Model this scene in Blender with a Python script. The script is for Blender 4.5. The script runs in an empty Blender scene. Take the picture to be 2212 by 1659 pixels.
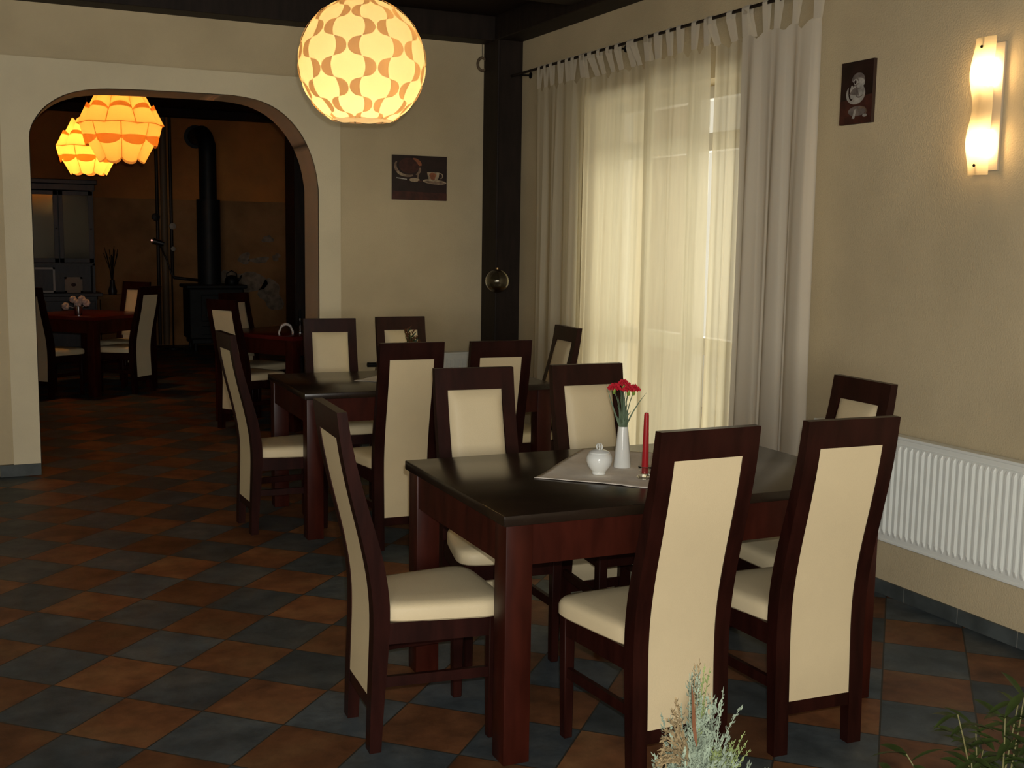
import bpy, bmesh, math, random
from mathutils import Vector, Matrix, noise
random.seed(7)
PI = math.pi
C = bpy.context.scene.collection
scene = bpy.context.scene

# ------------------------------------------------------------------ helpers
def link(o, parent=None):
    C.objects.link(o)
    if parent is not None: o.parent = parent
    return o

def obj(name, bm, mats, parent=None, smooth=False, label=None):
    me = bpy.data.meshes.new(name)
    bmesh.ops.recalc_face_normals(bm, faces=bm.faces)
    bm.to_mesh(me); bm.free()
    for m in (mats if isinstance(mats, (list, tuple)) else [mats]): me.materials.append(m)
    if smooth:
        for p in me.polygons: p.use_smooth = True
        if smooth == 'auto':
            try: me.set_sharp_from_angle(angle=math.radians(38))
            except Exception: pass
    o = bpy.data.objects.new(name, me)
    if label: o['label'] = label
    return link(o, parent)

def raw(name, bm, mats, parent=None, smooth=False, label=None):
    """same as obj() but keeps face orientation (open sheets)"""
    me = bpy.data.meshes.new(name); bm.to_mesh(me); bm.free()
    for m in (mats if isinstance(mats, (list, tuple)) else [mats]): me.materials.append(m)
    if smooth:
        for p in me.polygons: p.use_smooth = True
    o = bpy.data.objects.new(name, me)
    if label: o['label'] = label
    return link(o, parent)

def thing(name, label, cat, loc=(0, 0, 0), rz=0.0, group=None):
    o = bpy.data.objects.new(name, None); o.empty_display_size = .05
    o.location = loc; o.rotation_euler = (0, 0, rz)
    o['label'] = label; o['category'] = cat
    if group: o['group'] = group
    return link(o)

def tag(o, label, cat, group=None, kind=None):
    o['label'] = label; o['category'] = cat
    if group: o['group'] = group
    if kind: o['kind'] = kind
    return o

def struct(name, bm, m, smooth=False):
    o = obj(name, bm, m, smooth=smooth); o['kind'] = 'structure'; return o

def dup(root, loc, rz, label, group=None):
    r = root.copy(); C.objects.link(r); r.location = loc; r.rotation_euler = (0, 0, rz); r['label'] = label
    if group: r['group'] = group
    for ch in list(root.children):
        c = ch.copy(); C.objects.link(c); c.parent = r
        for g in list(ch.children):
            d = g.copy(); C.objects.link(d); d.parent = c
    return r

def B(): return bmesh.new()

def box(bm, x0, x1, y0, y1, z0, z1, bev=0.0, mi=0):
    t = bmesh.new()
    vs = [t.verts.new((x, y, z)) for x in (x0, x1) for y in (y0, y1) for z in (z0, z1)]
    for f in ((0,1,3,2),(4,6,7,5),(0,4,5,1),(2,3,7,6),(0,2,6,4),(1,5,7,3)):
        t.faces.new([vs[i] for i in f]).material_index = mi
    if bev > 0:
        bmesh.ops.bevel(t, geom=t.edges[:], offset=bev, segments=2, affect='EDGES', profile=.5)
        for f in t.faces: f.material_index = mi
    merge(bm, t); return bm

def merge(bm, t, M=None):
    mp = {}
    for v in t.verts: mp[v] = bm.verts.new((M @ v.co) if M is not None else v.co)
    for f in t.faces:
        try:
            nf = bm.faces.new([mp[v] for v in f.verts]); nf.material_index = f.material_index
        except ValueError: pass
    t.free()

def prism(bm, pts, a0, a1, axis='x', mi=0, bev=0.0):
    """extrude polygon pts between a0 and a1 along axis; pts are the two other coords in order"""
    t = bmesh.new()
    def P(p, a):
        if axis == 'x': return (a, p[0], p[1])
        if axis == 'y': return (p[0], a, p[1])
        return (p[0], p[1], a)
    A = [t.verts.new(P(p, a0)) for p in pts]; Bv = [t.verts.new(P(p, a1)) for p in pts]
    n = len(pts)
    t.faces.new(A); t.faces.new(Bv[::-1])
    for i in range(n): t.faces.new((A[i], A[(i+1) % n], Bv[(i+1) % n], Bv[i]))
    if bev > 0:
        t.edges.ensure_lookup_table()
        es = [e for e in t.edges if len(e.link_faces) == 2 and e.calc_face_angle(0) > .6]
        bmesh.ops.bevel(t, geom=es, offset=bev, segments=2, affect='EDGES', profile=.5)
    for f in t.faces: f.material_index = mi
    merge(bm, t); return bm

def tube(bm, pts, r, seg=8, mi=0, caps=True):
    pts = [Vector(p) for p in pts]; n = len(pts)
    rs = r if isinstance(r, (list, tuple)) else [r]*n
    rings = []; up = Vector((0, 0, 1)); prev = None
    for i, p in enumerate(pts):
        d = (pts[min(i+1, n-1)] - pts[max(i-1, 0)])
        if d.length < 1e-9: d = Vector((0,0,1))
        d.normalize()
        if prev is None:
            a = d.orthogonal().normalized()
        else:
            a = (prev - d*prev.dot(d))
            a = a.normalized() if a.length > 1e-6 else d.orthogonal().normalized()
        prev = a; b = d.cross(a)
        rings.append([bm.verts.new(p + (a*math.cos(2*PI*k/seg) + b*math.sin(2*PI*k/seg))*rs[i]) for k in range(seg)])
    for i in range(n-1):
        for k in range(seg):
            bm.faces.new((rings[i][k], rings[i][(k+1) % seg], rings[i+1][(k+1) % seg], rings[i+1][k])).material_index = mi
    if caps:
        bm.faces.new(rings[0][::-1]).material_index = mi; bm.faces.new(rings[-1]).material_index = mi
    return bm

def lathe(bm, prof, seg=28, c=(0, 0, 0), mi=0, axis='z'):
    rings = []
    def P(r, h, a):
        if axis == 'z': return (c[0] + r*math.cos(a), c[1] + r*math.sin(a), c[2] + h)
        if axis == 'y': return (c[0] + r*math.cos(a), c[1] + h, c[2] + r*math.sin(a))
        return (c[0] + h, c[1] + r*math.cos(a), c[2] + r*math.sin(a))
    for r, h in prof:
        rings.append([bm.verts.new(P(max(r, 1e-4), h, 2*PI*k/seg)) for k in range(seg)])
    for i in range(len(rings)-1):
        for k in range(seg):
            bm.faces.new((rings[i][k], rings[i][(k+1) % seg], rings[i+1][(k+1) % seg], rings[i+1][k])).material_index = mi
    for rg, p in ((rings[0], prof[0]), (rings[-1], prof[-1])):
        if p[0] < 2e-3:
            pass
    bm.faces.new(rings[0][::-1]).material_index = mi; bm.faces.new(rings[-1]).material_index = mi
    return bm

# ------------------------------------------------------------------ materials
def mat(name, col, rough=.6, metal=0.0, spec=.5, noise_amt=0.0, noise_scale=8.0, bump=0.0, bump_scale=200.0, trans=0.0, emit=None, estr=0.0, coords='Object', ior=1.45, stretch=None, col2=None):
    m = bpy.data.materials.new(name); m.use_nodes = True
    nt = m.node_tree; bs = nt.nodes['Principled BSDF']
    bs.inputs['Base Color'].default_value = (*col, 1); bs.inputs['Roughness'].default_value = rough
    bs.inputs['Metallic'].default_value = metal; bs.inputs['Specular IOR Level'].default_value = spec
    bs.inputs['Transmission Weight'].default_value = trans; bs.inputs['IOR'].default_value = ior
    if emit: bs.inputs['Emission Color'].default_value = (*emit, 1); bs.inputs['Emission Strength'].default_value = estr
    tc = nt.nodes.new('ShaderNodeTexCoord'); src = tc.outputs[coords]
    if stretch:
        mp = nt.nodes.new('ShaderNodeMapping'); mp.inputs['Scale'].default_value = stretch
        nt.links.new(src, mp.inputs['Vector']); src = mp.outputs['Vector']
    if noise_amt > 0:
        n = nt.nodes.new('ShaderNodeTexNoise'); n.inputs['Scale'].default_value = noise_scale; n.inputs['Detail'].default_value = 6
        nt.links.new(src, n.inputs['Vector'])
        mx = nt.nodes.new('ShaderNodeMix'); mx.data_type = 'RGBA'
        c2 = col2 if col2 else tuple(c*(1-noise_amt) for c in col)
        mx.inputs[6].default_value = (*col, 1); mx.inputs[7].default_value = (*c2, 1)
        rp = nt.nodes.new('ShaderNodeMapRange'); rp.inputs['From Min'].default_value = .35; rp.inputs['From Max'].default_value = .65
        nt.links.new(n.outputs['Fac'], rp.inputs['Value']); nt.links.new(rp.outputs['Result'], mx.inputs[0])
        nt.links.new(mx.outputs[2], bs.inputs['Base Color'])
    if bump > 0:
        n2 = nt.nodes.new('ShaderNodeTexNoise'); n2.inputs['Scale'].default_value = bump_scale; n2.inputs['Detail'].default_value = 4
        nt.links.new(src, n2.inputs['Vector'])
        b = nt.nodes.new('ShaderNodeBump'); b.inputs['Strength'].default_value = bump; b.inputs['Distance'].default_value = .01
        nt.links.new(n2.outputs['Fac'], b.inputs['Height']); nt.links.new(b.outputs['Normal'], bs.inputs['Normal'])
    return m

def translucent(name, col, tcol, fac=.5, transp=0.0, emit=0.0, weave=0.0):
    m = bpy.data.materials.new(name); m.use_nodes = True; nt = m.node_tree; nt.nodes.clear()
    out = nt.nodes.new('ShaderNodeOutputMaterial')
    d = nt.nodes.new('ShaderNodeBsdfDiffuse'); d.inputs['Color'].default_value = (*col, 1)
    t = nt.nodes.new('ShaderNodeBsdfTranslucent'); t.inputs['Color'].default_value = (*tcol, 1)
    mx = nt.nodes.new('ShaderNodeMixShader'); mx.inputs[0].default_value = fac
    nt.links.new(d.outputs[0], mx.inputs[1]); nt.links.new(t.outputs[0], mx.inputs[2]); last = mx
    if weave > 0:
        tc = nt.nodes.new('ShaderNodeTexCoord'); mp = nt.nodes.new('ShaderNodeMapping'); mp.inputs['Scale'].default_value = (60, 60, 4)
        n = nt.nodes.new('ShaderNodeTexNoise'); n.inputs['Scale'].default_value = 1.0; n.inputs['Detail'].default_value = 5
        nt.links.new(tc.outputs['Object'], mp.inputs['Vector']); nt.links.new(mp.outputs['Vector'], n.inputs['Vector'])
        cm = nt.nodes.new('ShaderNodeMix'); cm.data_type = 'RGBA'
        cm.inputs[6].default_value = (*[c*(1-weave) for c in tcol], 1); cm.inputs[7].default_value = (*tcol, 1)
        nt.links.new(n.outputs['Fac'], cm.inputs[0]); nt.links.new(cm.outputs[2], t.inputs['Color'])
    if transp > 0:
        tr = nt.nodes.new('ShaderNodeBsdfTransparent'); m2 = nt.nodes.new('ShaderNodeMixShader'); m2.inputs[0].default_value = transp
        nt.links.new(last.outputs[0], m2.inputs[1]); nt.links.new(tr.outputs[0], m2.inputs[2]); last = m2
    nt.links.new(last.outputs[0], out.inputs['Surface'])
    return m

WALLC = (.64, .535, .345)
M_wall = mat('plaster_beige', WALLC, .85, spec=.2, noise_amt=.13, noise_scale=2.2, bump=.25, bump_scale=140)
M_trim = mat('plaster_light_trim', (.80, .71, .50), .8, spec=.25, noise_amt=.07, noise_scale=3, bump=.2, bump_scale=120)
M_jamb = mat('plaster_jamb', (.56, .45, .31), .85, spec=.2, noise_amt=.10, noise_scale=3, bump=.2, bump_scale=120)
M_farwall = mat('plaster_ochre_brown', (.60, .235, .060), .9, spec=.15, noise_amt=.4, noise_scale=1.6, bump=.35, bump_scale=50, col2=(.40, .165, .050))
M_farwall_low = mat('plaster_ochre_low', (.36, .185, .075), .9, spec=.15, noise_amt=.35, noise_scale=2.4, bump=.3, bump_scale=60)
M_ceil = mat('dark_stained_boards', (.022, .011, .007), .7, spec=.25, noise_amt=.5, noise_scale=3, stretch=(1, 14, 1))
M_beam = mat('dark_stained_beam', (.022, .014, .010), .65, spec=.3, noise_amt=.4, noise_scale=4, stretch=(6, 6, 1))
M_tablewood = mat('red_brown_table_wood', (.052, .0095, .005), .38, spec=.25, noise_amt=.4, noise_scale=6, stretch=(4, 4, .8))
M_wood = mat('mahogany_stained_wood', (.027, .0060, .0040), .36, spec=.26, noise_amt=.45, noise_scale=6, stretch=(4, 4, .8), bump=.03, bump_scale=40)
M_tabletop = mat('dark_veneer_top', (.022, .013, .008), .23, spec=.5, noise_amt=.35, noise_scale=7, stretch=(1, 9, 1))
M_leather = mat('cream_leatherette', (.76, .635, .40), .48, spec=.35, noise_amt=.05, noise_scale=5, bump=.12, bump_scale=260)
M_base = mat('baseboard_tile_blue_grey', (.085, .10, .10), .5, spec=.4, noise_amt=.4, noise_scale=9)
M_grout = mat('pale_grout', (.35, .33, .27), .8)
M_redlit = mat('red_lit_table_wood', (.11, .012, .010), .3, spec=.4, noise_amt=.3, noise_scale=5)  # red lamplight on the far tabletops put into the base colour
M_rad = mat('radiator_white_enamel', (.86, .89, .84), .38, spec=.5)
M_black = mat('blackened_metal', (.012, .012, .013), .5, metal=.6, spec=.4)
M_iron = mat('cast_iron_stove', (.014, .015, .015), .55, metal=.3, spec=.4, noise_amt=.3, noise_scale=8)
M_chrome = mat('brushed_metal', (.55, .55, .55), .25, metal=1)
M_brass = mat('dark_brass', (.20, .13, .06), .4, metal=1)
M_china = mat('glazed_white_china', (.78, .80, .76), .12, spec=.6)
M_glass = mat('clear_glass', (.95, .97, .95), .02, trans=1.0, spec=.5)
M_glass_dk = mat('tinted_glass', (.75, .72, .55), .03, trans=1.0, spec=.6)
M_red = mat('red_candle_wax', (.42, .015, .02), .35, spec=.4)
M_petal = mat('red_carnation', (.55, .012, .03), .6)
M_green = mat('stem_green', (.12, .18, .10), .55, noise_amt=.4, noise_scale=30)
M_calyx = mat('calyx_green', (.20, .30, .05), .5)
M_cloth = mat('greige_linen_cloth', (.90, .83, .72), .9, spec=.1, noise_amt=.06, noise_scale=30, bump=.2, bump_scale=500)
M_pale = mat('silver_green_sprig', (.22, .265, .19), .7, spec=.2, noise_amt=.4, noise_scale=40)
M_pale2 = mat('olive_sprig', (.17, .21, .075), .7, spec=.2, noise_amt=.4, noise_scale=30)
M_dry = mat('dry_brown_sprig', (.21, .155, .08), .8, spec=.1, noise_amt=.4, noise_scale=30)
M_rust = mat('rust_brown_leaf', (.09, .035, .014), .7, spec=.2)
M_leaf = mat('willow_leaf_green', (.030, .045, .010), .45, spec=.35, noise_amt=.45, noise_scale=18)
M_stem = mat('pale_stem', (.11, .10, .035), .6)
M_white = mat('white_bloom', (.75, .75, .68), .5)
M_pot = mat('dark_clay_pot', (.05, .03, .02), .5)
M_pipe_dk = mat('dark_pipe', (.03, .018, .012), .5, metal=.3)
M_pipe_tan = mat('tan_painted_pipe', (.17, .11, .06), .6)
M_cab = mat('cabinet_dark_wood', (.036, .022, .020), .4, spec=.5, noise_amt=.4, noise_scale=6, stretch=(4, 4, 1))
M_cabglass = mat('cabinet_pane', (.10, .10, .09), .08, spec=.8)
M_paper = mat('white_napkin_paper', (.70, .62, .56), .9, spec=.1)
M_framew = mat('pale_picture_mount', (.45, .38, .30), .7)
M_extwall = mat('outside_ground', (.55, .53, .47), .9)
M_pvc = mat('white_window_frame', (.62, .60, .54), .4)

def floor_mat():
    m = bpy.data.materials.new('slate_tiles_orange_and_blue'); m.use_nodes = True; nt = m.node_tree; N = nt.nodes; L = nt.links
    bs = N['Principled BSDF']
    tc = N.new('ShaderNodeTexCoord')
    sx = N.new('ShaderNodeSeparateXYZ'); L.new(tc.outputs['Object'], sx.inputs[0])
    a = math.radians(-45) + .01595; ox, oy, s = .1953, 3.6290, .30
    def M(op, x, y=None, z=None):
        n = N.new('ShaderNodeMath'); n.operation = op
        for i, v in enumerate((x, y, z)):
            if v is None: continue
            if isinstance(v, (int, float)): n.inputs[i].default_value = v
            else: L.new(v, n.inputs[i])
        return n.outputs[0]
    X = M('SUBTRACT', sx.outputs['X'], ox); Y = M('SUBTRACT', sx.outputs['Y'], oy)
    ca, sa = math.cos(a)/s, math.sin(a)/s
    U = M('ADD', M('MULTIPLY', X, ca), M('MULTIPLY', Y, sa)); V = M('ADD', M('MULTIPLY', X, -sa), M('MULTIPLY', Y, ca))
    fu, fv = M('FLOOR', U), M('FLOOR', V)
    par = M('FLOORED_MODULO', M('ADD', fu, fv), 2.0)          # 0 orange, 1 blue
    cell = N.new('ShaderNodeCombineXYZ'); L.new(fu, cell.inputs[0]); L.new(fv, cell.inputs[1])
    wn = N.new('ShaderNodeTexWhiteNoise'); L.new(cell.outputs[0], wn.inputs['Vector'])
    n1 = N.new('ShaderNodeTexNoise'); n1.inputs['Scale'].default_value = 9; n1.inputs['Detail'].default_value = 7; n1.inputs['Roughness'].default_value = .65
    L.new(tc.outputs['Object'], n1.inputs['Vector'])
    off = N.new('ShaderNodeVectorMath'); off.operation = 'ADD'; L.new(tc.outputs['Object'], off.inputs[0]); L.new(wn.outputs['Color'], off.inputs[1])
    n2 = N.new('ShaderNodeTexNoise'); n2.inputs['Scale'].default_value = 4; n2.inputs['Detail'].default_value = 5; L.new(off.outputs[0], n2.inputs['Vector'])
    def ramp(fac, cols):
        r = N.new('ShaderNodeValToRGB'); L.new(fac, r.inputs[0]); e = r.color_ramp.elements
        e[0].position = cols[0][0]; e[0].color = (*cols[0][1], 1); e[1].position = cols[-1][0]; e[1].color = (*cols[-1][1], 1)
        for p, c in cols[1:-1]:
            k = e.new(p); k.color = (*c, 1)
        return r.outputs[0]
    orange = ramp(n2.outputs['Fac'], [(.3, (.105, .041, .018)), (.5, (.185, .072, .028)), (.7, (.212, .102, .041))])
    blue = ramp(n2.outputs['Fac'], [(.3, (.044, .058, .067)), (.5, (.070, .084, .091)), (.7, (.106, .108, .101))])
    mx = N.new('ShaderNodeMix'); mx.data_type = 'RGBA'; L.new(par, mx.inputs[0]); L.new(orange, mx.inputs[6]); L.new(blue, mx.inputs[7])
    # mottling
    ml = N.new('ShaderNodeMapRange'); ml.inputs['From Min'].default_value = .3; ml.inputs['From Max'].default_value = .7; ml.inputs['To Min'].default_value = .62; ml.inputs['To Max'].default_value = 1.25
    L.new(n1.outputs['Fac'], ml.inputs['Value'])
    sc = N.new('ShaderNodeMix'); sc.data_type = 'RGBA'; sc.blend_type = 'MULTIPLY'; sc.inputs[0].default_value = 1
    tv = N.new('ShaderNodeMapRange'); tv.inputs['To Min'].default_value = .66; tv.inputs['To Max'].default_value = 1.22; L.new(wn.outputs['Value'], tv.inputs['Value'])
    mlv = M('MULTIPLY', ml.outputs[0], tv.outputs[0])
    cc = N.new('ShaderNodeCombineColor'); [L.new(mlv, cc.inputs[i]) for i in range(3)]
    L.new(mx.outputs[2], sc.inputs[6]); L.new(cc.outputs[0], sc.inputs[7])
    # grout
    du = M('ABSOLUTE', M('SUBTRACT', M('FRACT', U), .5)); dv = M('ABSOLUTE', M('SUBTRACT', M('FRACT', V), .5))
    g = M('GREATER_THAN', M('MAXIMUM', du, dv), .4905)
    gm = N.new('ShaderNodeMix'); gm.data_type = 'RGBA'; L.new(g, gm.inputs[0]); L.new(sc.outputs[2], gm.inputs[6]); gm.inputs[7].default_value = (.035, .030, .022, 1)
    L.new(gm.outputs[2], bs.inputs['Base Color'])
    bs.inputs['Roughness'].default_value = .55; bs.inputs['Specular IOR Level'].default_value = .3
    bp = N.new('ShaderNodeBump'); bp.inputs['Strength'].default_value = .35; bp.inputs['Distance'].default_value = .008
    hh = M('SUBTRACT', n1.outputs['Fac'], M('MULTIPLY', g, .8)); L.new(hh, bp.inputs['Height']); L.new(bp.outputs[0], bs.inputs['Normal'])
    return m
M_floor = floor_mat()

# ------------------------------------------------------------------ room shell
XR = 3.62; YB = 7.80; YB2 = 8.14; ZC = 2.95
bm = B(); box(bm, -3.4, 6.2, -3.2, 17.0, -.12, 0); struct('floor', bm, M_floor)

arch = [(.342, 2.13), (.349, 2.18), (.378, 2.245), (.440, 2.325), (.55, 2.400), (.70, 2.445), (.90, 2.462), (1.25, 2.468), (1.50, 2.470), (1.64, 2.466),
        (1.78, 2.445), (1.90, 2.395), (2.00, 2.315), (2.08, 2.21), (2.135, 2.09), (2.165, 1.98), (2.181, 1.87)]
def smooth_arch(pts, k=3):
    out = []
    n = len(pts)
    for i in range(n-1):
        p0 = pts[max(i-1, 0)]; p1 = pts[i]; p2 = pts[i+1]; p3 = pts[min(i+2, n-1)]
        for s in range(k):
            t = s/k
            f = lambda a, b, c, d: .5*((2*b) + (-a+c)*t + (2*a-5*b+4*c-d)*t*t + (-a+3*b-3*c+d)*t**3)
            out.append((f(p0[0], p1[0], p2[0], p3[0]), f(p0[1], p1[1], p2[1], p3[1])))
    out.append(pts[-1]); return out
AR = smooth_arch(arch)
# back wall with arched opening
bm = B(); prism(bm, [(-3.2, 0), (.342, 0)] + AR + [(2.181, 0), (XR + .3, 0), (XR + .3, 3.2), (-3.2, 3.2)], YB, YB2, 'y'); struct('wall_back', bm, M_wall)
# raised light surround of the arch
bm = B()
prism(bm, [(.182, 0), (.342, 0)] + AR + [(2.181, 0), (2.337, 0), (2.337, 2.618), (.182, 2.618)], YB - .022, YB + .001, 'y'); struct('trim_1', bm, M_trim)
# plaster lining of the arch reveal
bm = B()
ring = [(.342, 0)] + AR + [(2.181, 0)]
prev = None
inner = [(.342 + .004, 0)] + [(x + .004*(1 if x < .6 else (-1 if x > 1.8 else 0)), z - (.004 if z > 2.2 else 0)) for x, z in AR] + [(2.181 - .004, 0)]
for i in range(len(ring)-1):
    t = bmesh.new()
    q = [ring[i], ring[i+1], inner[i+1], inner[i]]
    A_ = [t.verts.new((p[0], YB - .018, p[1])) for p in q]; B_ = [t.verts.new((p[0], YB2 + .002, p[1])) for p in q]
    for j in range(4): t.faces.new((A_[j], A_[(j+1) % 4], B_[(j+1) % 4], B_[j]))
    merge(bm, t)
bmesh.ops.remove_doubles(bm, verts=bm.verts[:], dist=.0005)
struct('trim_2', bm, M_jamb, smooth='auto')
# right wall with french window opening
WY0, WY1, WZ = 4.84, 6.46, 2.42
bm = B(); prism(bm, [(-3.2, 0), (WY0, 0), (WY0, WZ), (WY1, WZ), (WY1, 0), (YB + .02, 0), (YB + .02, 3.2), (-3.2, 3.2)], XR, XR + .36, 'x'); struct('wall_right', bm, M_wall)
bm = B(); box(bm, -3.4, -3.2, -3.2, YB, 0, 3.2); struct('wall_left', bm, M_wall)
# rear wall (behind the camera) with an added opening for fill light
bm = B()
box(bm, -3.4, -2.9, -3.2, -3.0, 0, 3.2); box(bm, .3, XR + .3, -3.2, -3.0, 0, 3.2); box(bm, -2.9, .3, -3.2, -3.0, 0, .9); box(bm, -2.9, .3, -3.2, -3.0, 2.5, 3.2)
struct('wall_front', bm, M_wall)
# ceiling boards, perimeter beams, cross beams
bm = B(); box(bm, -3.4, XR + .36, -3.2, YB2, 3.12, 3.22); struct('ceiling', bm, M_ceil)
bm = B()
box(bm, -3.2, XR, YB - .20, YB, ZC, 3.12, .006); box(bm, XR - .20, XR, -3.0, YB - .20, ZC, 3.12, .006)
for y in (6.35, 4.9, 3.3, 1.6, 0, -1.6): box(bm, -3.2, XR - .2, y - .09, y + .09, 2.99, 3.12, .006)
struct('trim_3', bm, M_beam)
# corner post
bm = B(); box(bm, 3.425, XR + .001, 7.545, YB, 0, ZC + .01, .006); struct('trim_4', bm, M_beam)
# baseboards: tile strips with pale joints
bm = B(); y = 7.5
while y > -3.0:
    y2 = max(y - .296, -3.0); box(bm, XR - .011, XR, y2, y, 0, .063, .001); y -= .30
o = struct('baseboard_right', bm, M_base)
bm = B(); box(bm, XR - .008, XR, -3.0, 7.5, 0, .0625); struct('trim_5', bm, M_grout)
bm = B(); x = -3.2
while x < .342:
    x2 = min(x + .296, .341); off = .033 if x2 > .19 else .011
    box(bm, x, x2, YB - .034, YB - .001, 0, .075, .001); x += .30
x = 2.182
while x < 3.42: box(bm, x, min(x + .296, 3.42), YB - .034, YB - .001, 0, .075, .001); x += .30
struct('baseboard_back', bm, M_base)

# far room shell
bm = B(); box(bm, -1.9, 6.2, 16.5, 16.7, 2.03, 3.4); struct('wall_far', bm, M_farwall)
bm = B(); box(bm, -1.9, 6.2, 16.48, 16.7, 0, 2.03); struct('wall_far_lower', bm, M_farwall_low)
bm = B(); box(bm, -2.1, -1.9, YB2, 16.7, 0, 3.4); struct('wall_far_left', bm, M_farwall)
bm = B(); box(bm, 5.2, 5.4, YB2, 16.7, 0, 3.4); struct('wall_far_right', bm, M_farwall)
bm = B(); box(bm, -2.1, 5.4, YB2, 16.7, 3.2, 3.4)
for y in (15.9, 13.6, 11.2, 9.4): box(bm, -2.0, 5.3, y - .1, y + .1, 3.1, 3.2)
struct('ceiling_far', bm, M_ceil)
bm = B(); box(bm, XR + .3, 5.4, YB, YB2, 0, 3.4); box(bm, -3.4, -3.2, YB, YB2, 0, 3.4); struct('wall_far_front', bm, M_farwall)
bm = B(); box(bm, 3.10, 3.50, 12.0, 12.4, 0, 3.12, .008); struct('trim_6', bm, M_beam)
# plaster ledge along the far wall
bm = B(); box(bm, 1.50, 2.30, 16.28, 16.48, .66, .72, .005); box(bm, 1.54, 2.26, 16.33, 16.48, 0, .66); struct('trim_7', bm, M_farwall_low)
# whitish plaster patches on the far wall
def blob_patch(bm, cx, cz, rx, rz, y, seed, n=22):
    rnd = random.Random(seed); vs = []
    ph = [rnd.uniform(0, 6) for _ in range(4)]
    for k in range(n):
        a = 2*PI*k/n; r = 1 + .22*math.sin(2*a + ph[0]) + .14*math.sin(3*a + ph[1]) + .1*math.sin(5*a + ph[2])
        vs.append((cx + rx*r*math.cos(a), cz + rz*r*math.sin(a)))
    prism(bm, vs, y - .002, y, 'y')
M_patch = mat('pale_filler_patch', (.30, .23, .16), .9, noise_amt=.5, noise_scale=12)
bm = B()
for i, (cx, cz, rx, rz) in enumerate([(3.52, 1.22, .10, .07), (3.74, 1.20, .12, .05), (3.98, 1.24, .06, .05), (3.86, 1.50, .07, .06), (3.45, .86, .30, .22), (3.9, .70, .18, .2)]):
    blob_patch(bm, cx, cz, rx, rz, 16.479, i)
struct('trim_8', bm, M_patch)

# ------------------------------------------------------------------ window 1 (behind the curtains)
w = bpy.data.objects.new('window_1', None); link(w); w['kind'] = 'structure'
bm = B()
X0, X1 = XR + .17, XR + .24
box(bm, X0, X1, WY0, WY0 + .07, 0, WZ, .004); box(bm, X0, X1, WY1 - .07, WY1, 0, WZ, .004)
box(bm, X0, X1, WY0, WY1, WZ - .07, WZ, .004); box(bm, X0, X1, WY0, WY1, 0, .10, .004)
mid = (WY0 + WY1)/2 - .05
box(bm, X0 - .01, X1, mid - .06, mid + .06, 0, WZ, .004)
box(bm, X0 - .005, X1, WY0, WY1, .90, 1.00, .004); box(bm, X0 - .005, X1, WY0, WY1, 2.06, 2.16, .004)
obj('window_frame', bm, M_pvc, w)
bm = B(); box(bm, X0 + .03, X0 + .036, WY0 + .05, WY1 - .05, .08, WZ - .05)
M_pane = bpy.data.materials.new('window_pane'); M_pane.use_nodes = True
nt = M_pane.node_tree; nt.nodes.clear(); o_ = nt.nodes.new('ShaderNodeOutputMaterial'); tr = nt.nodes.new('ShaderNodeBsdfTransparent'); gl = nt.nodes.new('ShaderNodeBsdfGlossy'); gl.inputs['Roughness'].default_value = .02
mxs = nt.nodes.new('ShaderNodeMixShader'); mxs.inputs[0].default_value = .08; nt.links.new(tr.outputs[0], mxs.inputs[1]); nt.links.new(gl.outputs[0], mxs.inputs[2]); nt.links.new(mxs.outputs[0], o_.inputs['Surface'])
obj('window_pane', bm, M_pane, w)
# outside: pale paving and an added unseen slab that blocks sky above the window
bm = B(); box(bm, XR + .36, 14, -2, 14, -.2, -.02); struct('ground_outside', bm, M_extwall)
bm = B(); box(bm, XR + .36, XR + 1.6, 3.2, 8.0, 3.05, 3.2); struct('added_sky_blocker', bm, M_beam)
# frame and pane of the added, unseen rear window
w2 = bpy.data.objects.new('added_window_rear', None); link(w2); w2['kind'] = 'structure'
bm = B()
for a_, b_ in ((-2.9, -2.83), (-1.88, -1.81), (-.79, -.72), (.23, .3)): box(bm, a_, b_, -3.13, -3.07, .9, 2.5, .004)
box(bm, -2.9, .3, -3.13, -3.07, .9, .97, .004); box(bm, -2.9, .3, -3.13, -3.07, 2.43, 2.5, .004)
obj('window_frame', bm, M_pvc, w2)
bm = B(); box(bm, -2.85, .25, -3.105, -3.1, .95, 2.45); obj('window_pane', bm, M_pane, w2)

# ------------------------------------------------------------------ dining chair
HW = .1625; LW = .050; CH = 1.045
RP = [(0, 0), (.10, .003), (.20, .006), (.35, .012), (.44, .013), (.52, .006), (.60, -.008), (.68, -.026), (.78, -.051), (.88, -.073), (.96, -.087), (CH, -.096)]
TP = [(0, .036), (.12, .040), (.30, .048), (.46, .052), (.60, .050), (.75, .043), (.90, .036), (CH, .030)]
def interp(T, z):
    if z <= T[0][0]: return T[0][1]
    for i in range(len(T)-1):
        if z <= T[i+1][0]:
            t = (z - T[i][0])/(T[i+1][0] - T[i][0]); return T[i][1] + (T[i+1][1] - T[i][1])*t
    return T[-1][1]
RPd = []
for k in range(0, 45):                      # smoothed rear profile
    z = CH*k/44; s = 0; w_ = 0
    for dz in (-.05, -.025, 0, .025, .05):
        s += interp(RP, min(max(z + dz, 0), CH))*(1 - abs(dz)*12); w_ += (1 - abs(dz)*12)
    RPd.append((z, s/w_))
RPd[-1] = (CH, -.096)
rear = lambda z: interp(RPd, z)
th = lambda z: interp(TP, z)
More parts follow.
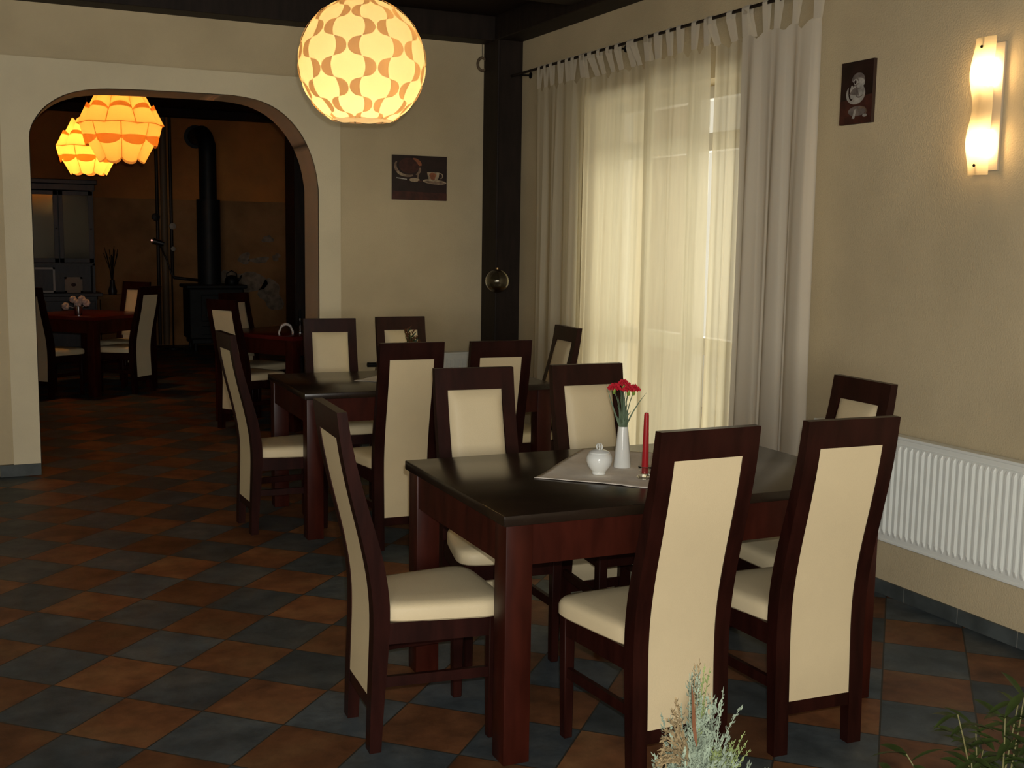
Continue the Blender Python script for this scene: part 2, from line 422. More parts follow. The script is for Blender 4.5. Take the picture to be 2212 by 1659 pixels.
def make_chair(name, label, cat, group):
    t = thing(name, label, cat, group=group)
    for s in (-1, 1):
        zs = [CH*k/30 for k in range(31)]
        pts = [(rear(z), z) for z in zs] + [(rear(z) + th(z), z) for z in reversed(zs)]
        bm = B(); x0 = s*HW; x1 = s*(HW - LW); prism(bm, pts, min(x0, x1), max(x0, x1), 'x', bev=.004)
        obj('leg', bm, M_wood, t, smooth='auto')
    for s in (-1, 1):
        bm = B(); xa = s*.188; xb = s*.150
        q = [(min(xa, xb), .372), (max(xa, xb), .372), (max(xa, xb), .412), (min(xa, xb), .412)]
        tb = bmesh.new()
        lo = [tb.verts.new((x*.985, y - .002, 0)) for x, y in [(q[0][0] + .004, .376), (q[1][0] - .004, .376), (q[2][0] - .004, .408), (q[3][0] + .004, .408)]]
        hi = [tb.verts.new((x, y, .40)) for x, y in q]
        tb.faces.new(lo[::-1]); tb.faces.new(hi)
        for i in range(4): tb.faces.new((lo[i], lo[(i+1) % 4], hi[(i+1) % 4], hi[i]))
        bmesh.ops.bevel(tb, geom=[e for e in tb.edges], offset=.003, segments=1, affect='EDGES'); merge(bm, tb)
        obj('leg', bm, M_wood, t, smooth='auto')
    # top rail
    zs = [.962 + (CH - .962)*k/5 for k in range(6)]
    bm = B(); prism(bm, [(rear(z), z) for z in zs] + [(rear(z) + th(z), z) for z in reversed(zs)], -(HW - LW) - .001, (HW - LW) + .001, 'x')
    obj('top_rail', bm, M_wood, t, smooth='auto')
    # lower back rail
    zs = [.125, .165]
    bm = B(); prism(bm, [(rear(z) + .003, z) for z in zs] + [(rear(z) + .028, z) for z in reversed(zs)], -(HW - LW) - .001, (HW - LW) + .001, 'x', bev=.002)
    obj('lower_rail', bm, M_wood, t)
    # full height upholstered back board
    zs = [.165 + (.964 - .165)*k/34 for k in range(35)]
    bm = B(); prism(bm, [(rear(z) + .003, z) for z in zs] + [(rear(z) + .020, z) for z in reversed(zs)], -(HW - LW) + .0005, (HW - LW) - .0005, 'x', bev=.002)
    obj('back_panel', bm, M_leather, t, smooth='auto', label='cream leatherette back board')
    # padded front of the backrest
    bm = B(); nx, nz = 14, 26; W2 = HW - LW - .002; grid = []
    for j in range(nz + 1):
        z = .490 + (.960 - .490)*j/nz; row = []
        for i in range(nx + 1):
            u = -1 + 2*i/nx; v = -1 + 2*j/nz
            e = (1 - abs(u)**5)*(1 - abs(v)**8); e = max(e, 0)**.55
            row.append(bm.verts.new((u*W2, rear(z) + .022 + (th(z) - .026) + .024*e - .004, z)))
        grid.append(row)
    back = [[bm.verts.new((-W2 + 2*W2*i/nx, rear(.490 + (.960 - .490)*j/nz) + .019, .490 + (.960 - .490)*j/nz)) for i in (0, nx)] for j in (0, nz)]
    for j in range(nz):
        for i in range(nx): bm.faces.new((grid[j][i], grid[j][i+1], grid[j+1][i+1], grid[j+1][i]))
    # side skirts down to the board
    def skirt(line):
        lo = [bm.verts.new((v.co.x, rear(v.co.z) + .019, v.co.z)) for v in line]
        for a in range(len(line)-1): bm.faces.new((line[a], line[a+1], lo[a+1], lo[a]))
    skirt(grid[0]); skirt(grid[-1]); skirt([r[0] for r in grid]); skirt([r[-1] for r in grid])
    for pr in back:
        for v in pr: bm.verts.remove(v)
    obj('back_cushion', bm, M_leather, t, smooth='auto', label='padded cream leatherette cushion')
    # seat frame (aprons)
    bm = B()
    for s in (-1, 1):
        q = [(s*.140, .05), (s*.1585, .05), (s*.184, .376), (s*.164, .376)]
        prism(bm, q, .335, .400, 'z')
    box(bm, -.150, .150, .382, .402, .335, .400); box(bm, -(HW-LW), HW-LW, .030, .050, .335, .400)
    obj('seat_frame', bm, M_wood, t)
    # seat cushion
    n = 20; bm = B(); rows = []
    def half(y): return .152 + (.212 - .152)*min(max((y - .045)/.36, 0), 1)
    y0, y1 = .030, .438
    for lvl, (ins, zz) in enumerate([(.006, .398), (0.0, .404), (0.0, .432), (.004, .443), (.012, .451), (.035, .456), (.09, .458)]):
        ringv = []
        for k in range(48):
            a = 2*PI*k/48
            e = 5.5
            cx = math.copysign(abs(math.cos(a))**(2/e), math.cos(a)); sy = math.copysign(abs(math.sin(a))**(2/e), math.sin(a))
            y = (y0 + y1)/2 + sy*((y1 - y0)/2 - ins)
            ringv.append(bm.verts.new((cx*(half(y) - ins), y, zz)))
        rows.append(ringv)
    for a in range(len(rows)-1):
        for k in range(48): bm.faces.new((rows[a][k], rows[a][(k+1) % 48], rows[a+1][(k+1) % 48], rows[a+1][k]))
    bm.faces.new(rows[0][::-1]); bm.faces.new(rows[-1])
    obj('seat', bm, M_leather, t, smooth='auto', label='cream leatherette seat cushion')
    for s in (-1, 1):
        bm = B(); prism(bm, [(s*.138, .045), (s*.154, .045), (s*.178, .376), (s*.162, .376)], .200, .232, 'z', bev=.002)
        obj('stretcher', bm, M_wood, t)
    return t
D = math.radians
chairs = [
 (1.790, 2.604, 0.0, 'cream and dark wood dining chair with its back to us, silvery dried sprigs in front', 'chairs around the front table'),
 (2.297, 2.606, -3.0, 'cream and dark wood dining chair with its back to us, nearest the white radiator', 'chairs around the front table'),
 (1.030, 3.281, -93.3, 'dining chair at the left end of the front table, seen from the side', 'chairs around the front table'),
 (1.751, 3.990, 175.0, 'dining chair facing us across the front table, the left one of that side', 'chairs around the front table'),
 (2.253, 3.974, 179, 'dining chair facing us right behind the white sugar bowl and red carnations', 'chairs around the front table'),
 (2.932, 3.268, 87, 'dining chair at the window end of the front table, in front of the radiator', 'chairs around the front table'),
 (1.906, 5.235, -2.5, 'dining chair with its back to us at the middle table, full cream back board visible', 'chairs around the middle table'),
 (2.368, 5.208, -3, 'dining chair with back to us at the middle table, overlapped by a front table chair', 'chairs around the middle table'),
 (1.245, 5.940, -88, 'dining chair at the left end of the middle table, in shade, seen from the side', 'chairs around the middle table'),
 (1.970, 6.755, 174, 'dining chair facing us across the middle table, beside the arch trim', 'chairs around the middle table'),
 (2.460, 6.817, 178, 'dining chair facing us across the middle table, dried flowers before its cushion', 'chairs around the middle table'),
 (3.066, 5.890, 86, 'dining chair at the window end of the middle table, against the bright curtains', 'chairs around the middle table'),
 (1.815, 9.060, -59, 'dim dining chair just through the arch, its back board towards us', 'chairs in the far room'),
 (2.100, 10.03, 211, 'dining chair beyond the arch with its cushion lit yellow by the lamps', 'chairs in the far room'),
 (1.480, 11.54, 46, 'curved dark-framed chair in the far room with its cream back board towards us', 'chairs in the far room'),
 (1.500, 12.52, 138, 'dining chair in the far room with its cushion lit orange', 'chairs in the far room'),
 (.500, 11.42, -47, 'far room dining chair half hidden behind the left arch jamb', 'chairs in the far room'),
]
proto = None
for (x, y, a, lab, grp) in chairs:
    if proto is None:
        proto = make_chair('dining_chair', lab, 'chair', grp); proto.location = (x, y, 0); proto.rotation_euler = (0, 0, D(a))
    else:
        dup(proto, (x, y, 0), D(a), lab, grp)

# ------------------------------------------------------------------ tables
def make_table(label, L_, W_, loc, rz, top):
    t = thing('dining_table', label, 'table', loc, rz, 'dark wood dining tables')
    bm = B(); box(bm, -L_/2, L_/2, -W_/2, W_/2, .728, .760, .003); obj('tabletop', bm, top, t, smooth='auto')
    i = .018
    bm = B()
    box(bm, -L_/2 + i, L_/2 - i, -W_/2 + i, -W_/2 + i + .022, .605, .728); box(bm, -L_/2 + i, L_/2 - i, W_/2 - i - .022, W_/2 - i, .605, .728)
    box(bm, -L_/2 + i, -L_/2 + i + .022, -W_/2 + i, W_/2 - i, .605, .728); box(bm, L_/2 - i - .022, L_/2 - i, -W_/2 + i, W_/2 - i, .605, .728)
    obj('apron', bm, M_tablewood, t)
    for sx in (-1, 1):
        for sy in (-1, 1):
            bm = B(); x = sx*(L_/2 - .012 - .0425); y = sy*(W_/2 - .012 - .0425)
            box(bm, x - .0425, x + .0425, y - .0425, y + .0425, 0, .728, .003); obj('leg', bm, M_tablewood, t, smooth='auto')
    return t
make_table('long dark wood dining table in front with cloth, sugar bowl, vase and candle', 1.40, .885, (2.052, 3.300, 0), D(-1.2), M_tabletop)
make_table('long dark wood dining table in the middle, between six chairs near the curtains', 1.40, .88, (2.190, 5.985, 0), D(-1.2), M_tabletop)
make_table('square dark table with a red-lit top in the far room holding the white flowers', .92, .92, (1.02, 11.97, 0), D(43), M_redlit)
make_table('square dark table with a red-lit top just through the arch holding a bent white napkin', .92, .92, (2.40, 9.40, 0), D(31), M_redlit)

def cloth(label, cx, cy, half, rz, z, seed, cut=None):
    n = 36; t = bmesh.new(); rnd = random.Random(seed); G = []
    for j in range(n+1):
        row = []
        for i in range(n+1):
            u = -1 + 2*i/n; v = -1 + 2*j/n
            x, y = u*half, v*half
            h = .0015 + .0012*math.exp(-(u/.04)**2) + .0012*math.exp(-(v/.04)**2)
            d = max(abs(u), abs(v))
            h += .002*max(0, d - .8)/.2*(1 + math.sin(7*u + 3*v + seed))
            row.append(t.verts.new((x + .003*math.sin(9*v), y + .004*math.sin(6*u + 1), h)))
        G.append(row)
    for j in range(n):
        for i in range(n): t.faces.new((G[j][i], G[j][i+1], G[j+1][i+1], G[j+1][i]))
    geom = bmesh.ops.extrude_face_region(t, geom=t.faces[:])
    for v in [g for g in geom['geom'] if isinstance(g, bmesh.types.BMVert)]: v.co.z -= .0011
    o = obj('tablecloth', t, M_cloth, smooth=True); o.location = (cx, cy, z); o.rotation_euler = (0, 0, rz)
    return tag(o, label, 'tablecloth')
cloth('greige square cloth under the sugar bowl and white vase', 2.075, 3.31, .297, D(45.5), .7602, 1)
cloth('beige square cloth on the middle table, mostly behind a chair back', 2.27, 5.99, .28, D(45), .7602, 2)

# ------------------------------------------------------------------ things on the front table
ZT = .7602 + .0032
bl = thing('sugar_bowl', 'round white china sugar bowl with ring-topped lid', 'sugar bowl', (1.886, 3.286, ZT))
bm = B(); lathe(bm, [(.0, 0), (.022, 0), (.0235, .003), (.0225, .008), (.028, .014), (.038, .028), (.0435, .044), (.0435, .056), (.039, .068), (.033, .0735), (.031, .0735), (.031, .070), (.0, .069)], 40)
obj('body', bm, M_china, bl, smooth='auto')
bm = B(); lathe(bm, [(.0, .0730), (.0345, .0735), (.0345, .0755), (.028, .080), (.015, .0845), (.0, .0858)], 36); ld = obj('lid', bm, M_china, bl, smooth='auto')
bm = B()
for s in (-1, 1):
    pts = [(s*.0045 + .0*k, .011*math.sin(a), .0935 + .010*(-math.cos(a))) for k, a in enumerate([2*PI*i/16 for i in range(17)])]
    tube(bm, pts, .0024, 8, caps=False)
obj('knob', bm, M_china, ld, smooth=True)
# vase
vs = thing('flower_vase', 'tall slim white vase holding red carnations', 'vase', (2.022, 3.362, ZT))
bm = B(); lathe(bm, [(.0, 0), (.0300, 0), (.0310, .004), (.0245, .07), (.0185, .13), (.0172, .143), (.0150, .143), (.0160, .13), (.022, .06), (.0, .02)], 12)
obj('body', bm, M_china, vs, smooth='auto')
def carnation(loc, top, label, seed):
    rnd = random.Random(seed); c = thing('carnation', label, 'flower', loc, 0, 'red carnations in the white vase')
    tx, ty, tz = top
    bm = B(); pts = [(0, 0, .0), (tx*.25, ty*.25, tz*.4), (tx*.6, ty*.6, tz*.75), (tx, ty, tz)]; tube(bm, pts, .0016, 6); obj('stem', bm, M_green, c, smooth=True)
    bm = B(); lathe(bm, [(.0, 0), (.0045, .002), (.0062, .012), (.0075, .022), (.0, .024)], 12, (tx, ty, tz - .014)); obj('calyx', bm, M_calyx, c, smooth=True)
    bm = B()
    for lay in range(5):
        R_ = .0225 - .0035*lay; zz = tz + .008 + .0035*lay; n = 40
        cen = bm.verts.new((tx, ty, zz - .003)); ringv = []
        for k in range(n):
            a = 2*PI*k/n + lay
            r = R_*(1 + .12*math.sin(7*a) + .07*rnd.uniform(-1, 1)); ringv.append(bm.verts.new((tx + r*math.cos(a), ty + r*math.sin(a), zz + .005*math.sin(9*a + lay) + rnd.uniform(-.0012, .0012))))
        mid = [bm.verts.new(((v.co.x - tx)*.5 + tx, (v.co.y - ty)*.5 + ty, zz + .002*math.sin(5*i))) for i, v in enumerate(ringv)]
        for k in range(n):
            bm.faces.new((cen, mid[k], mid[(k+1) % n])); bm.faces.new((mid[k], ringv[k], ringv[(k+1) % n], mid[(k+1) % n]))
    g = bmesh.ops.extrude_face_region(bm, geom=bm.faces[:])
    for v in [e for e in g['geom'] if isinstance(e, bmesh.types.BMVert)]: v.co.z -= .0018
    obj('petals', bm, M_petal, c)
    return c
zb = ZT + .13
carnation((2.018, 3.360, zb), (-.030, .012, .140), 'red carnation on the left of the white vase bunch', 1)
carnation((2.022, 3.364, zb), (.003, .008, .152), 'red carnation topmost in the white vase bunch', 2)
carnation((2.026, 3.360, zb), (.030, -.006, .135), 'red carnation on the right of the white vase bunch', 3)
carnation((2.021, 3.357, zb), (.008, -.012, .136), 'red carnation lowest at the front of the white vase bunch', 4)
# grassy leaves standing in the vase
bm = B()
def blade(bm, p0, p1, p2, w, mi=0):
    p0, p1, p2 = Vector(p0), Vector(p1), Vector(p2); side = (p2 - p0).cross(Vector((.4, .9, 0))).normalized(); L1 = []; L2 = []
    for k in range(9):
        t = k/8; p = p0*(1-t)**2 + p1*2*t*(1-t) + p2*t*t; ww = w*(1 - t**2.2) + .0003
        L1.append(bm.verts.new(p + side*ww)); L2.append(bm.verts.new(p - side*ww))
    for k in range(8): bm.faces.new((L1[k], L1[k+1], L2[k+1], L2[k])).material_index = mi
rnd = random.Random(5)
blade(bm, (.012, 0, 0), (.03, -.01, .06), (.074, -.028, .120), .0022)
blade(bm, (-.012, 0, 0), (-.035, .01, .06), (-.060, .02, .150), .0026)
for k in range(26):
    a = rnd.uniform(0, 2*PI); r0 = rnd.uniform(.0, .012); l = rnd.uniform(.03, .11); sp = rnd.uniform(.005, .035)
    blade(bm, (r0*math.cos(a), r0*math.sin(a), -.02), (r0*1.4*math.cos(a), r0*1.4*math.sin(a), l*.6), (sp*math.cos(a), sp*math.sin(a), l), .0028)
for k in range(10):
    a = rnd.uniform(0, 2*PI); sp = rnd.uniform(.005, .03)
    tube(bm, [(0, 0, 0), (sp*.4*math.cos(a), sp*.4*math.sin(a), .05), (sp*math.cos(a), sp*math.sin(a), rnd.uniform(.09, .13))], .0010, 5)
o = raw('flower_greenery', bm, M_green); o.location = (2.021, 3.361, zb + .012); tag(o, 'thin grey-green leaves and stems standing in the white vase', 'greenery')
sm = o.modifiers.new('thick', 'SOLIDIFY'); sm.thickness = .0006
# candle in glass holder
ch_ = thing('candle_holder', 'small clear glass candlestick with a rounded foot', 'candle holder', (1.997, 3.172, ZT))
bm = B(); lathe(bm, [(.0, 0), (.026, 0), (.028, .004), (.023, .010), (.012, .014), (.016, .022), (.021, .030), (.024, .040), (.0225, .041), (.016, .033), (.0125, .024), (.0125, .016), (.0, .015)], 30)
obj('body', bm, M_glass, ch_, smooth='auto')
cd = thing('taper_candle', 'tall dark red unlit taper candle', 'candle', (1.997, 3.172, ZT + .0165))
bm = B(); lathe(bm, [(.0, 0), (.0115, 0), (.0118, .01), (.0105, .08), (.0082, .195), (.0070, .203), (.0, .2045)], 24); obj('body', bm, M_red, cd, smooth='auto')
bm = B(); tube(bm, [(0, 0, .2035), (.0004, 0, .208), (.0012, 0, .212)], .0008, 6); obj('wick', bm, M_white, cd)

# ------------------------------------------------------------------ things on the middle table
def dried_bunch(name, label, cat, loc, h, spread, seed, mats, n=14):
    t = thing(name, label, cat, loc); rnd = random.Random(seed)
    bm = B(); lathe(bm, [(.0, 0), (.026, 0), (.030, .02), (.022, .07), (.016, .10), (.014, .10), (.018, .07), (.0, .01)], 20); obj('vase', bm, M_china, t, smooth='auto')
    bm = B()
    for k in range(n):
        a = rnd.uniform(0, 2*PI); s = rnd.uniform(.1, 1)*spread; hh = h*rnd.uniform(.65, 1)
        p = [(0, 0, .03), (s*.3*math.cos(a), s*.3*math.sin(a), hh*.5), (s*math.cos(a), s*math.sin(a), hh)]
        tube(bm, p, .0013, 5, mi=0)
        for m_ in range(9):
            q = Vector(p[1]).lerp(Vector(p[2]), .3 + .08*m_); b = rnd.uniform(0, 2*PI); l = rnd.uniform(.012, .028)
            blade(bm, q, q + Vector((l*.5*math.cos(b), l*.5*math.sin(b), l*.6)), q + Vector((l*math.cos(b), l*math.sin(b), l)), .004, mi=1 if rnd.random() < .7 else 2)
    raw('dried_flowers', bm, mats, t)
    return t
dried_bunch('dried_flower_vase', 'small vase of dry brown flowers on the middle table', 'vase', (2.225, 6.02, ZT), .285, .065, 3, [M_stem, M_rust, M_leaf])
def shaker(loc, label):
    t = thing('salt_shaker', label, 'shaker', loc, 0, 'small shakers on the middle table')
    bm = B(); lathe(bm, [(.0, 0), (.016, 0), (.017, .01), (.013, .045), (.012, .050), (.0, .050)], 16); obj('body', bm, M_china, t, smooth='auto')
    bm = B(); lathe(bm, [(.0, .050), (.0128, .050), (.0125, .060), (.007, .066), (.0, .067)], 16); obj('cap', bm, M_chrome, t, smooth='auto'); return t
shaker((2.07, 5.93, ZT), 'small white shaker on the left of the middle table cloth')
shaker((2.40, 5.86, ZT), 'small white shaker right of the dried flowers on the middle table')

# ------------------------------------------------------------------ curtain rod and curtains
rx = XR - .105; rz_ = 2.70
rod = thing('curtain_rod', 'thin dark curtain rod above the french window', 'curtain rod', (rx, 5.75, rz_))
bm = B(); tube(bm, [(0, -1.9, 0), (0, 1.76, 0)], .0085, 12); obj('pole', bm, M_beam, rod, smooth='auto')
for yy in (-1.6, 0.35, 1.66):
    bm = B(); tube(bm, [(.104, yy, 0), (0, yy, -.004)], .006, 8); lathe(bm, [(.0, 0), (.022, 0), (.022, -.006), (.0, -.006)], 16, (.1048, yy, 0), axis='x'); obj('bracket', bm, M_black, rod)
M_cur = translucent('sheer_cream_curtain', (.84, .76, .57), (.90, .83, .60), .42, transp=.12, weave=.30)
M_cur_w = translucent('thick_cream_curtain', (.84, .77, .63), (.75, .70, .56), .22, transp=.04, weave=.25)
def curtain(label, ya, yb, seed, m, folds, amp, xoff, zbot=.035, drift=0.0, ntab=6):
    """ya > yb ; a pleated sheet hanging from tabs over the rod"""
    rnd = random.Random(seed)
    t = thing('curtain', label, 'curtain', (rx + xoff, (ya + yb)/2, 0), 0, 'tab-top curtain panels')
    Wd = ya - yb; nu, nv = 150, 42; top = rz_ - .125
    ph = [rnd.uniform(0, 2*PI) for _ in range(6)]; fr = [folds*rnd.uniform(.85, 1.15), folds*rnd.uniform(1.6, 2.1), folds*rnd.uniform(.35, .55), folds*rnd.uniform(2.8, 3.4)]
    tabs = []
    for k in range(ntab):
        u = (k + .5)/ntab + rnd.uniform(-.03, .03)
        if k == 0: u = .045
        if k == ntab-1: u = .955
        tabs.append(u)
    sag = [rnd.uniform(.008, .05) for _ in tabs]
    def yz(u, v):
        # v 0 top .. 1 bottom
        squeeze = 1 - .03*math.sin(PI*min(v*1.3, 1))
        y = (.5 - u)*Wd*squeeze
        y += drift*v*v*(.5 - abs(u - .5))*2
        y += .020*math.sin(2*PI*fr[0]*u + ph[1] + .5*v)*(.3 + v)
        return y
    def X(u, v):
        s = 0
        g = .55 + .45*min(v*3, 1)
        w_ = .35*math.sin(3*v + ph[4])
        a1 = math.sin(2*PI*fr[0]*u + ph[0] + w_); a1 = math.copysign(abs(a1)**.75, a1)
        s += a1*.62 + .30*math.sin(2*PI*fr[1]*u + ph[1] - w_*.8) + .28*math.sin(2*PI*fr[2]*u + ph[2] + v) + .10*math.sin(2*PI*fr[3]*u + ph[3] + 1.5*v)
        return amp*s*g
    bm = B(); G = []
    for j in range(nv+1):
        v = j/nv; row = []
        for i in range(nu+1):
            u = i/nu
            # top edge sags between tabs
            d = min(abs(u - tu)*ntab for tu in tabs); sagz = .028*min(1, d/.5)**1.2*(1 + .5*math.sin(5*u*ntab + seed))
            z = top - sagz*(1 - v)**6 - v*(top - zbot)
            row.append(bm.verts.new((X(u, v)*(1 - .65*(1-v)**10), yz(u, v), z)))
        G.append(row)
    for j in range(nv):
        for i in range(nu): bm.faces.new((G[j][i], G[j][i+1], G[j+1][i+1], G[j+1][i]))
    raw('fabric', bm, m, t, smooth=True)
    for k, u in enumerate(tabs):
        w_ = rnd.uniform(.018, .026)
        y = yz(u, 0); x = X(u, 0)*.35; tilt = rnd.uniform(-.02, .02)
        bm = B(); pts = [(x - .004, top - .012), (-.012 - xoff, rz_ - .03), (-.0125 - xoff, rz_), (-.006 - xoff, rz_ + .012), (.006 - xoff, rz_ + .012), (.0125 - xoff, rz_), (.012 - xoff, rz_ - .03), (x + .004, top - .012)]
        A_ = [bm.verts.new((px, y - w_ + tilt*(pz - top)/.12, pz)) for px, pz in pts]; B_ = [bm.verts.new((px, y + w_ + tilt*(pz - top)/.12, pz)) for px, pz in pts]
        for q in range(len(pts)-1): bm.faces.new((A_[q], A_[q+1], B_[q+1], B_[q]))
        raw('tab', bm, M_cur_w, t)
    return t
curtain('cream curtain panel next to the dark corner post', 7.10, 6.42, 11, M_cur, 3.6, .020, .0, ntab=7)
curtain('cream curtain panel over the far half of the bright french window', 6.50, 5.66, 12, M_cur, 4.2, .020, .040, drift=.05, ntab=8)
curtain('cream curtain panel over the near half of the bright french window', 5.72, 5.075, 13, M_cur, 3.2, .020, .0, drift=-.02, ntab=6)
curtain('narrow gathered cream panel at the near edge of the bright window', 5.07, 4.74, 15, M_cur, 2.2, .018, .036, drift=.02, ntab=3)
curtain('greyish cream curtain panel hanging on the wall beside the coffee cup picture', 4.80, 4.21, 14, M_cur_w, 2.9, .017, -.004, zbot=.04, drift=.0, ntab=5)

# ------------------------------------------------------------------ radiators
def radiator_right():
    t = thing('wall_radiator', 'long white ribbed panel radiator on the right wall', 'radiator', (XR, 0, 0))
    ya, yb = 4.16, 2.10; z0, z1 = .27, .737; xf = -.085
    bm = B(); box(bm, xf + .018, xf + .022, yb + .01, ya - .01, z0 + .01, z1 - .03); box(bm, xf + .03, -.030, yb + .02, ya - .02, z0 + .02, z1 - .03)
    obj('body', bm, M_rad, t)
    # pressed front panel with ribs (one mesh: surface pattern)
    bm = B(); zs = [z0, z0 + .022, z0 + .034, z0 + .048, z1 - .062, z1 - .048, z1 - .036, z1 - .012]
    pitch = .0333; n = int((ya - yb)/pitch); cols = []
    prof = [(0.0, 0), (.16, 0), (.30, 1), (.58, 1), (.72, 0)]
    for k in range(n):
        for (f, d) in prof: cols.append((ya - (k + f)*pitch, d))
    cols.append((ya - n*pitch, 0)); G = []
    for z_i, z in enumerate(zs):
        rr = 1 if 3 <= z_i <= 4 else (.5 if z_i in (2, 5) else 0)
        G.append([bm.verts.new((xf + .012 - .011*d*rr, y, z)) for (y, d) in cols])
    for a in range(len(zs)-1):
        for b in range(len(cols)-1): bm.faces.new((G[a][b], G[a][b+1], G[a+1][b+1], G[a+1][b]))
    o = raw('ribbed_front', bm, M_rad, t, smooth=False); s_ = o.modifiers.new('thick', 'SOLIDIFY'); s_.thickness = .0015
    bm = B(); box(bm, xf + .008, -.022, yb - .004, ya + .004, z1 - .014, z1, .004)
    box(bm, xf + .008, xf + .016, yb - .004, ya + .004, z1 - .040, z1 - .034, .001)
    obj('top_grille', bm, M_rad, t)
    bm = B(); box(bm, xf + .008, -.024, ya - .001, ya + .004, z0 + .005, z1 - .004, .002); obj('side_cover', bm, M_rad, t)
    bm = B(); box(bm, xf + .008, -.024, yb - .004, yb + .001, z0 + .005, z1 - .004, .002); obj('side_cover', bm, M_rad, t)
    bm = B(); box(bm, xf + .008, xf + .02, yb, ya, z0 - .008, z0 + .004, .003); obj('bottom_lip', bm, M_rad, t)
    for yy in (3.9, 2.4):
        bm = B(); box(bm, -.032, .001, yy, yy + .03, z0 + .04, z1 - .06); obj('bracket', bm, M_rad, t)
radiator_right()
def radiator_back():
    t = thing('wall_radiator', 'low white radiator on the back wall behind the middle table', 'radiator', (0, YB, 0))
    bm = B(); box(bm, 2.66, 3.33, -.085, -.028, .20, .705, .006); obj('body', bm, M_rad, t)
    bm = B(); k = 2.68
    while k < 3.31: box(bm, k, k + .018, -.091, -.083, .24, .665, .002); k += .0333
    obj('ribs', bm, M_rad, t)
    bm = B(); box(bm, 2.655, 3.335, -.09, -.024, .70, .716, .003); obj('top_grille', bm, M_rad, t)
    for xx in (2.8, 3.2):
        bm = B(); box(bm, xx, xx + .03, -.03, .001, .3, .6); obj('bracket', bm, M_rad, t)
    bm = B(); tube(bm, [(2.67, -.056, .655), (2.59, -.056, .655), (2.585, -.056, .60), (2.58, -.056, .0)], .009, 10); obj('pipe', bm, M_pipe_tan, t, smooth='auto')
    bm = B(); tube(bm, [(2.585, -.056, .640), (2.52, -.056, .642)], .017, 12); obj('valve', bm, M_black, t, smooth='auto')
radiator_back()

# ------------------------------------------------------------------ pictures
M_pbg = mat('painted_dark_maroon', (.024, .008, .007), .5, noise_amt=.6, noise_scale=14)
M_pedge = mat('canvas_edge_dark', (.022, .010, .008), .6)
M_pcream = mat('painted_cream', (.50, .38, .24), .6, noise_amt=.5, noise_scale=40)
M_pdim = mat('painted_dim_cream', (.26, .17, .11), .6, noise_amt=.5, noise_scale=40)
M_porange = mat('painted_orange_brown', (.36, .12, .05), .6, noise_amt=.4, noise_scale=30)
M_pbrown = mat('painted_red_brown', (.075, .020, .012), .6, noise_amt=.5, noise_scale=25)
M_pgrey = mat('painted_grey_white', (.50, .47, .42), .6, noise_amt=.5, noise_scale=30)
M_pgrey2 = mat('painted_mid_grey', (.22, .18, .16), .6, noise_amt=.5, noise_scale=30)
PM = [M_pbg, M_pcream, M_pdim, M_porange, M_pbrown, M_pgrey, M_pgrey2]
def ell(cx, cy, rx_, ry_, a0=0, a1=360, n=36, rot=0):
    o = []
    for k in range(n + (0 if a1 - a0 >= 360 else 1)):
        a = D(a0 + (a1 - a0)*k/n); x, y = rx_*math.cos(a), ry_*math.sin(a); c, s = math.cos(D(rot)), math.sin(D(rot))
        o.append((cx + x*c - y*s, cy + x*s + y*c))
    return o
def arc_band(cx, cy, rx_, ry_, w0, w1, a0, a1, n=30, rot=0):
    out, inn = [], []
    for k in range(n+1):
        t = k/n; a = D(a0 + (a1 - a0)*t); w_ = w0*(1-t) + w1*t; w_ *= math.sin(PI*(.08 + .84*t))**.5
        c, s = math.cos(D(rot)), math.sin(D(rot))
        for L_, q in ((out, w_/2), (inn, -w_/2)):
            x, y = (rx_ + q)*math.cos(a), (ry_ + q)*math.sin(a); L_.append((cx + x*c - y*s, cy + x*s + y*c))
    return out, inn
def picture(name, label, loc, rz, W_, H_, shapes):
    t = thing(name, label, 'picture', loc, rz)
    bm = B(); box(bm, -W_/2, W_/2, -.018, 0, -H_/2, H_/2, .001); obj('canvas', bm, M_pedge, t)
    bm = B(); box(bm, -W_/2 + .001, W_/2 - .001, -.0188, -.0181, -H_/2 + .001, H_/2 - .001, mi=0)
    lvl = 0
    for kind, mi, data in shapes:
        lvl += 1; y = -.0190 - .00012*lvl
        if kind == 'poly':
            vs_ = [bm.verts.new((p[0]*W_, y, p[1]*H_)) for p in data]; bm.faces.new(vs_).material_index = mi
        else:
            o_l, i_l = data
            A_ = [bm.verts.new((p[0]*W_, y, p[1]*H_)) for p in o_l]; B_ = [bm.verts.new((p[0]*W_, y, p[1]*H_)) for p in i_l]
            for k in range(len(A_)-1): bm.faces.new((A_[k], A_[k+1], B_[k+1], B_[k])).material_index = mi
    raw('painting', bm, PM, t)
    return t
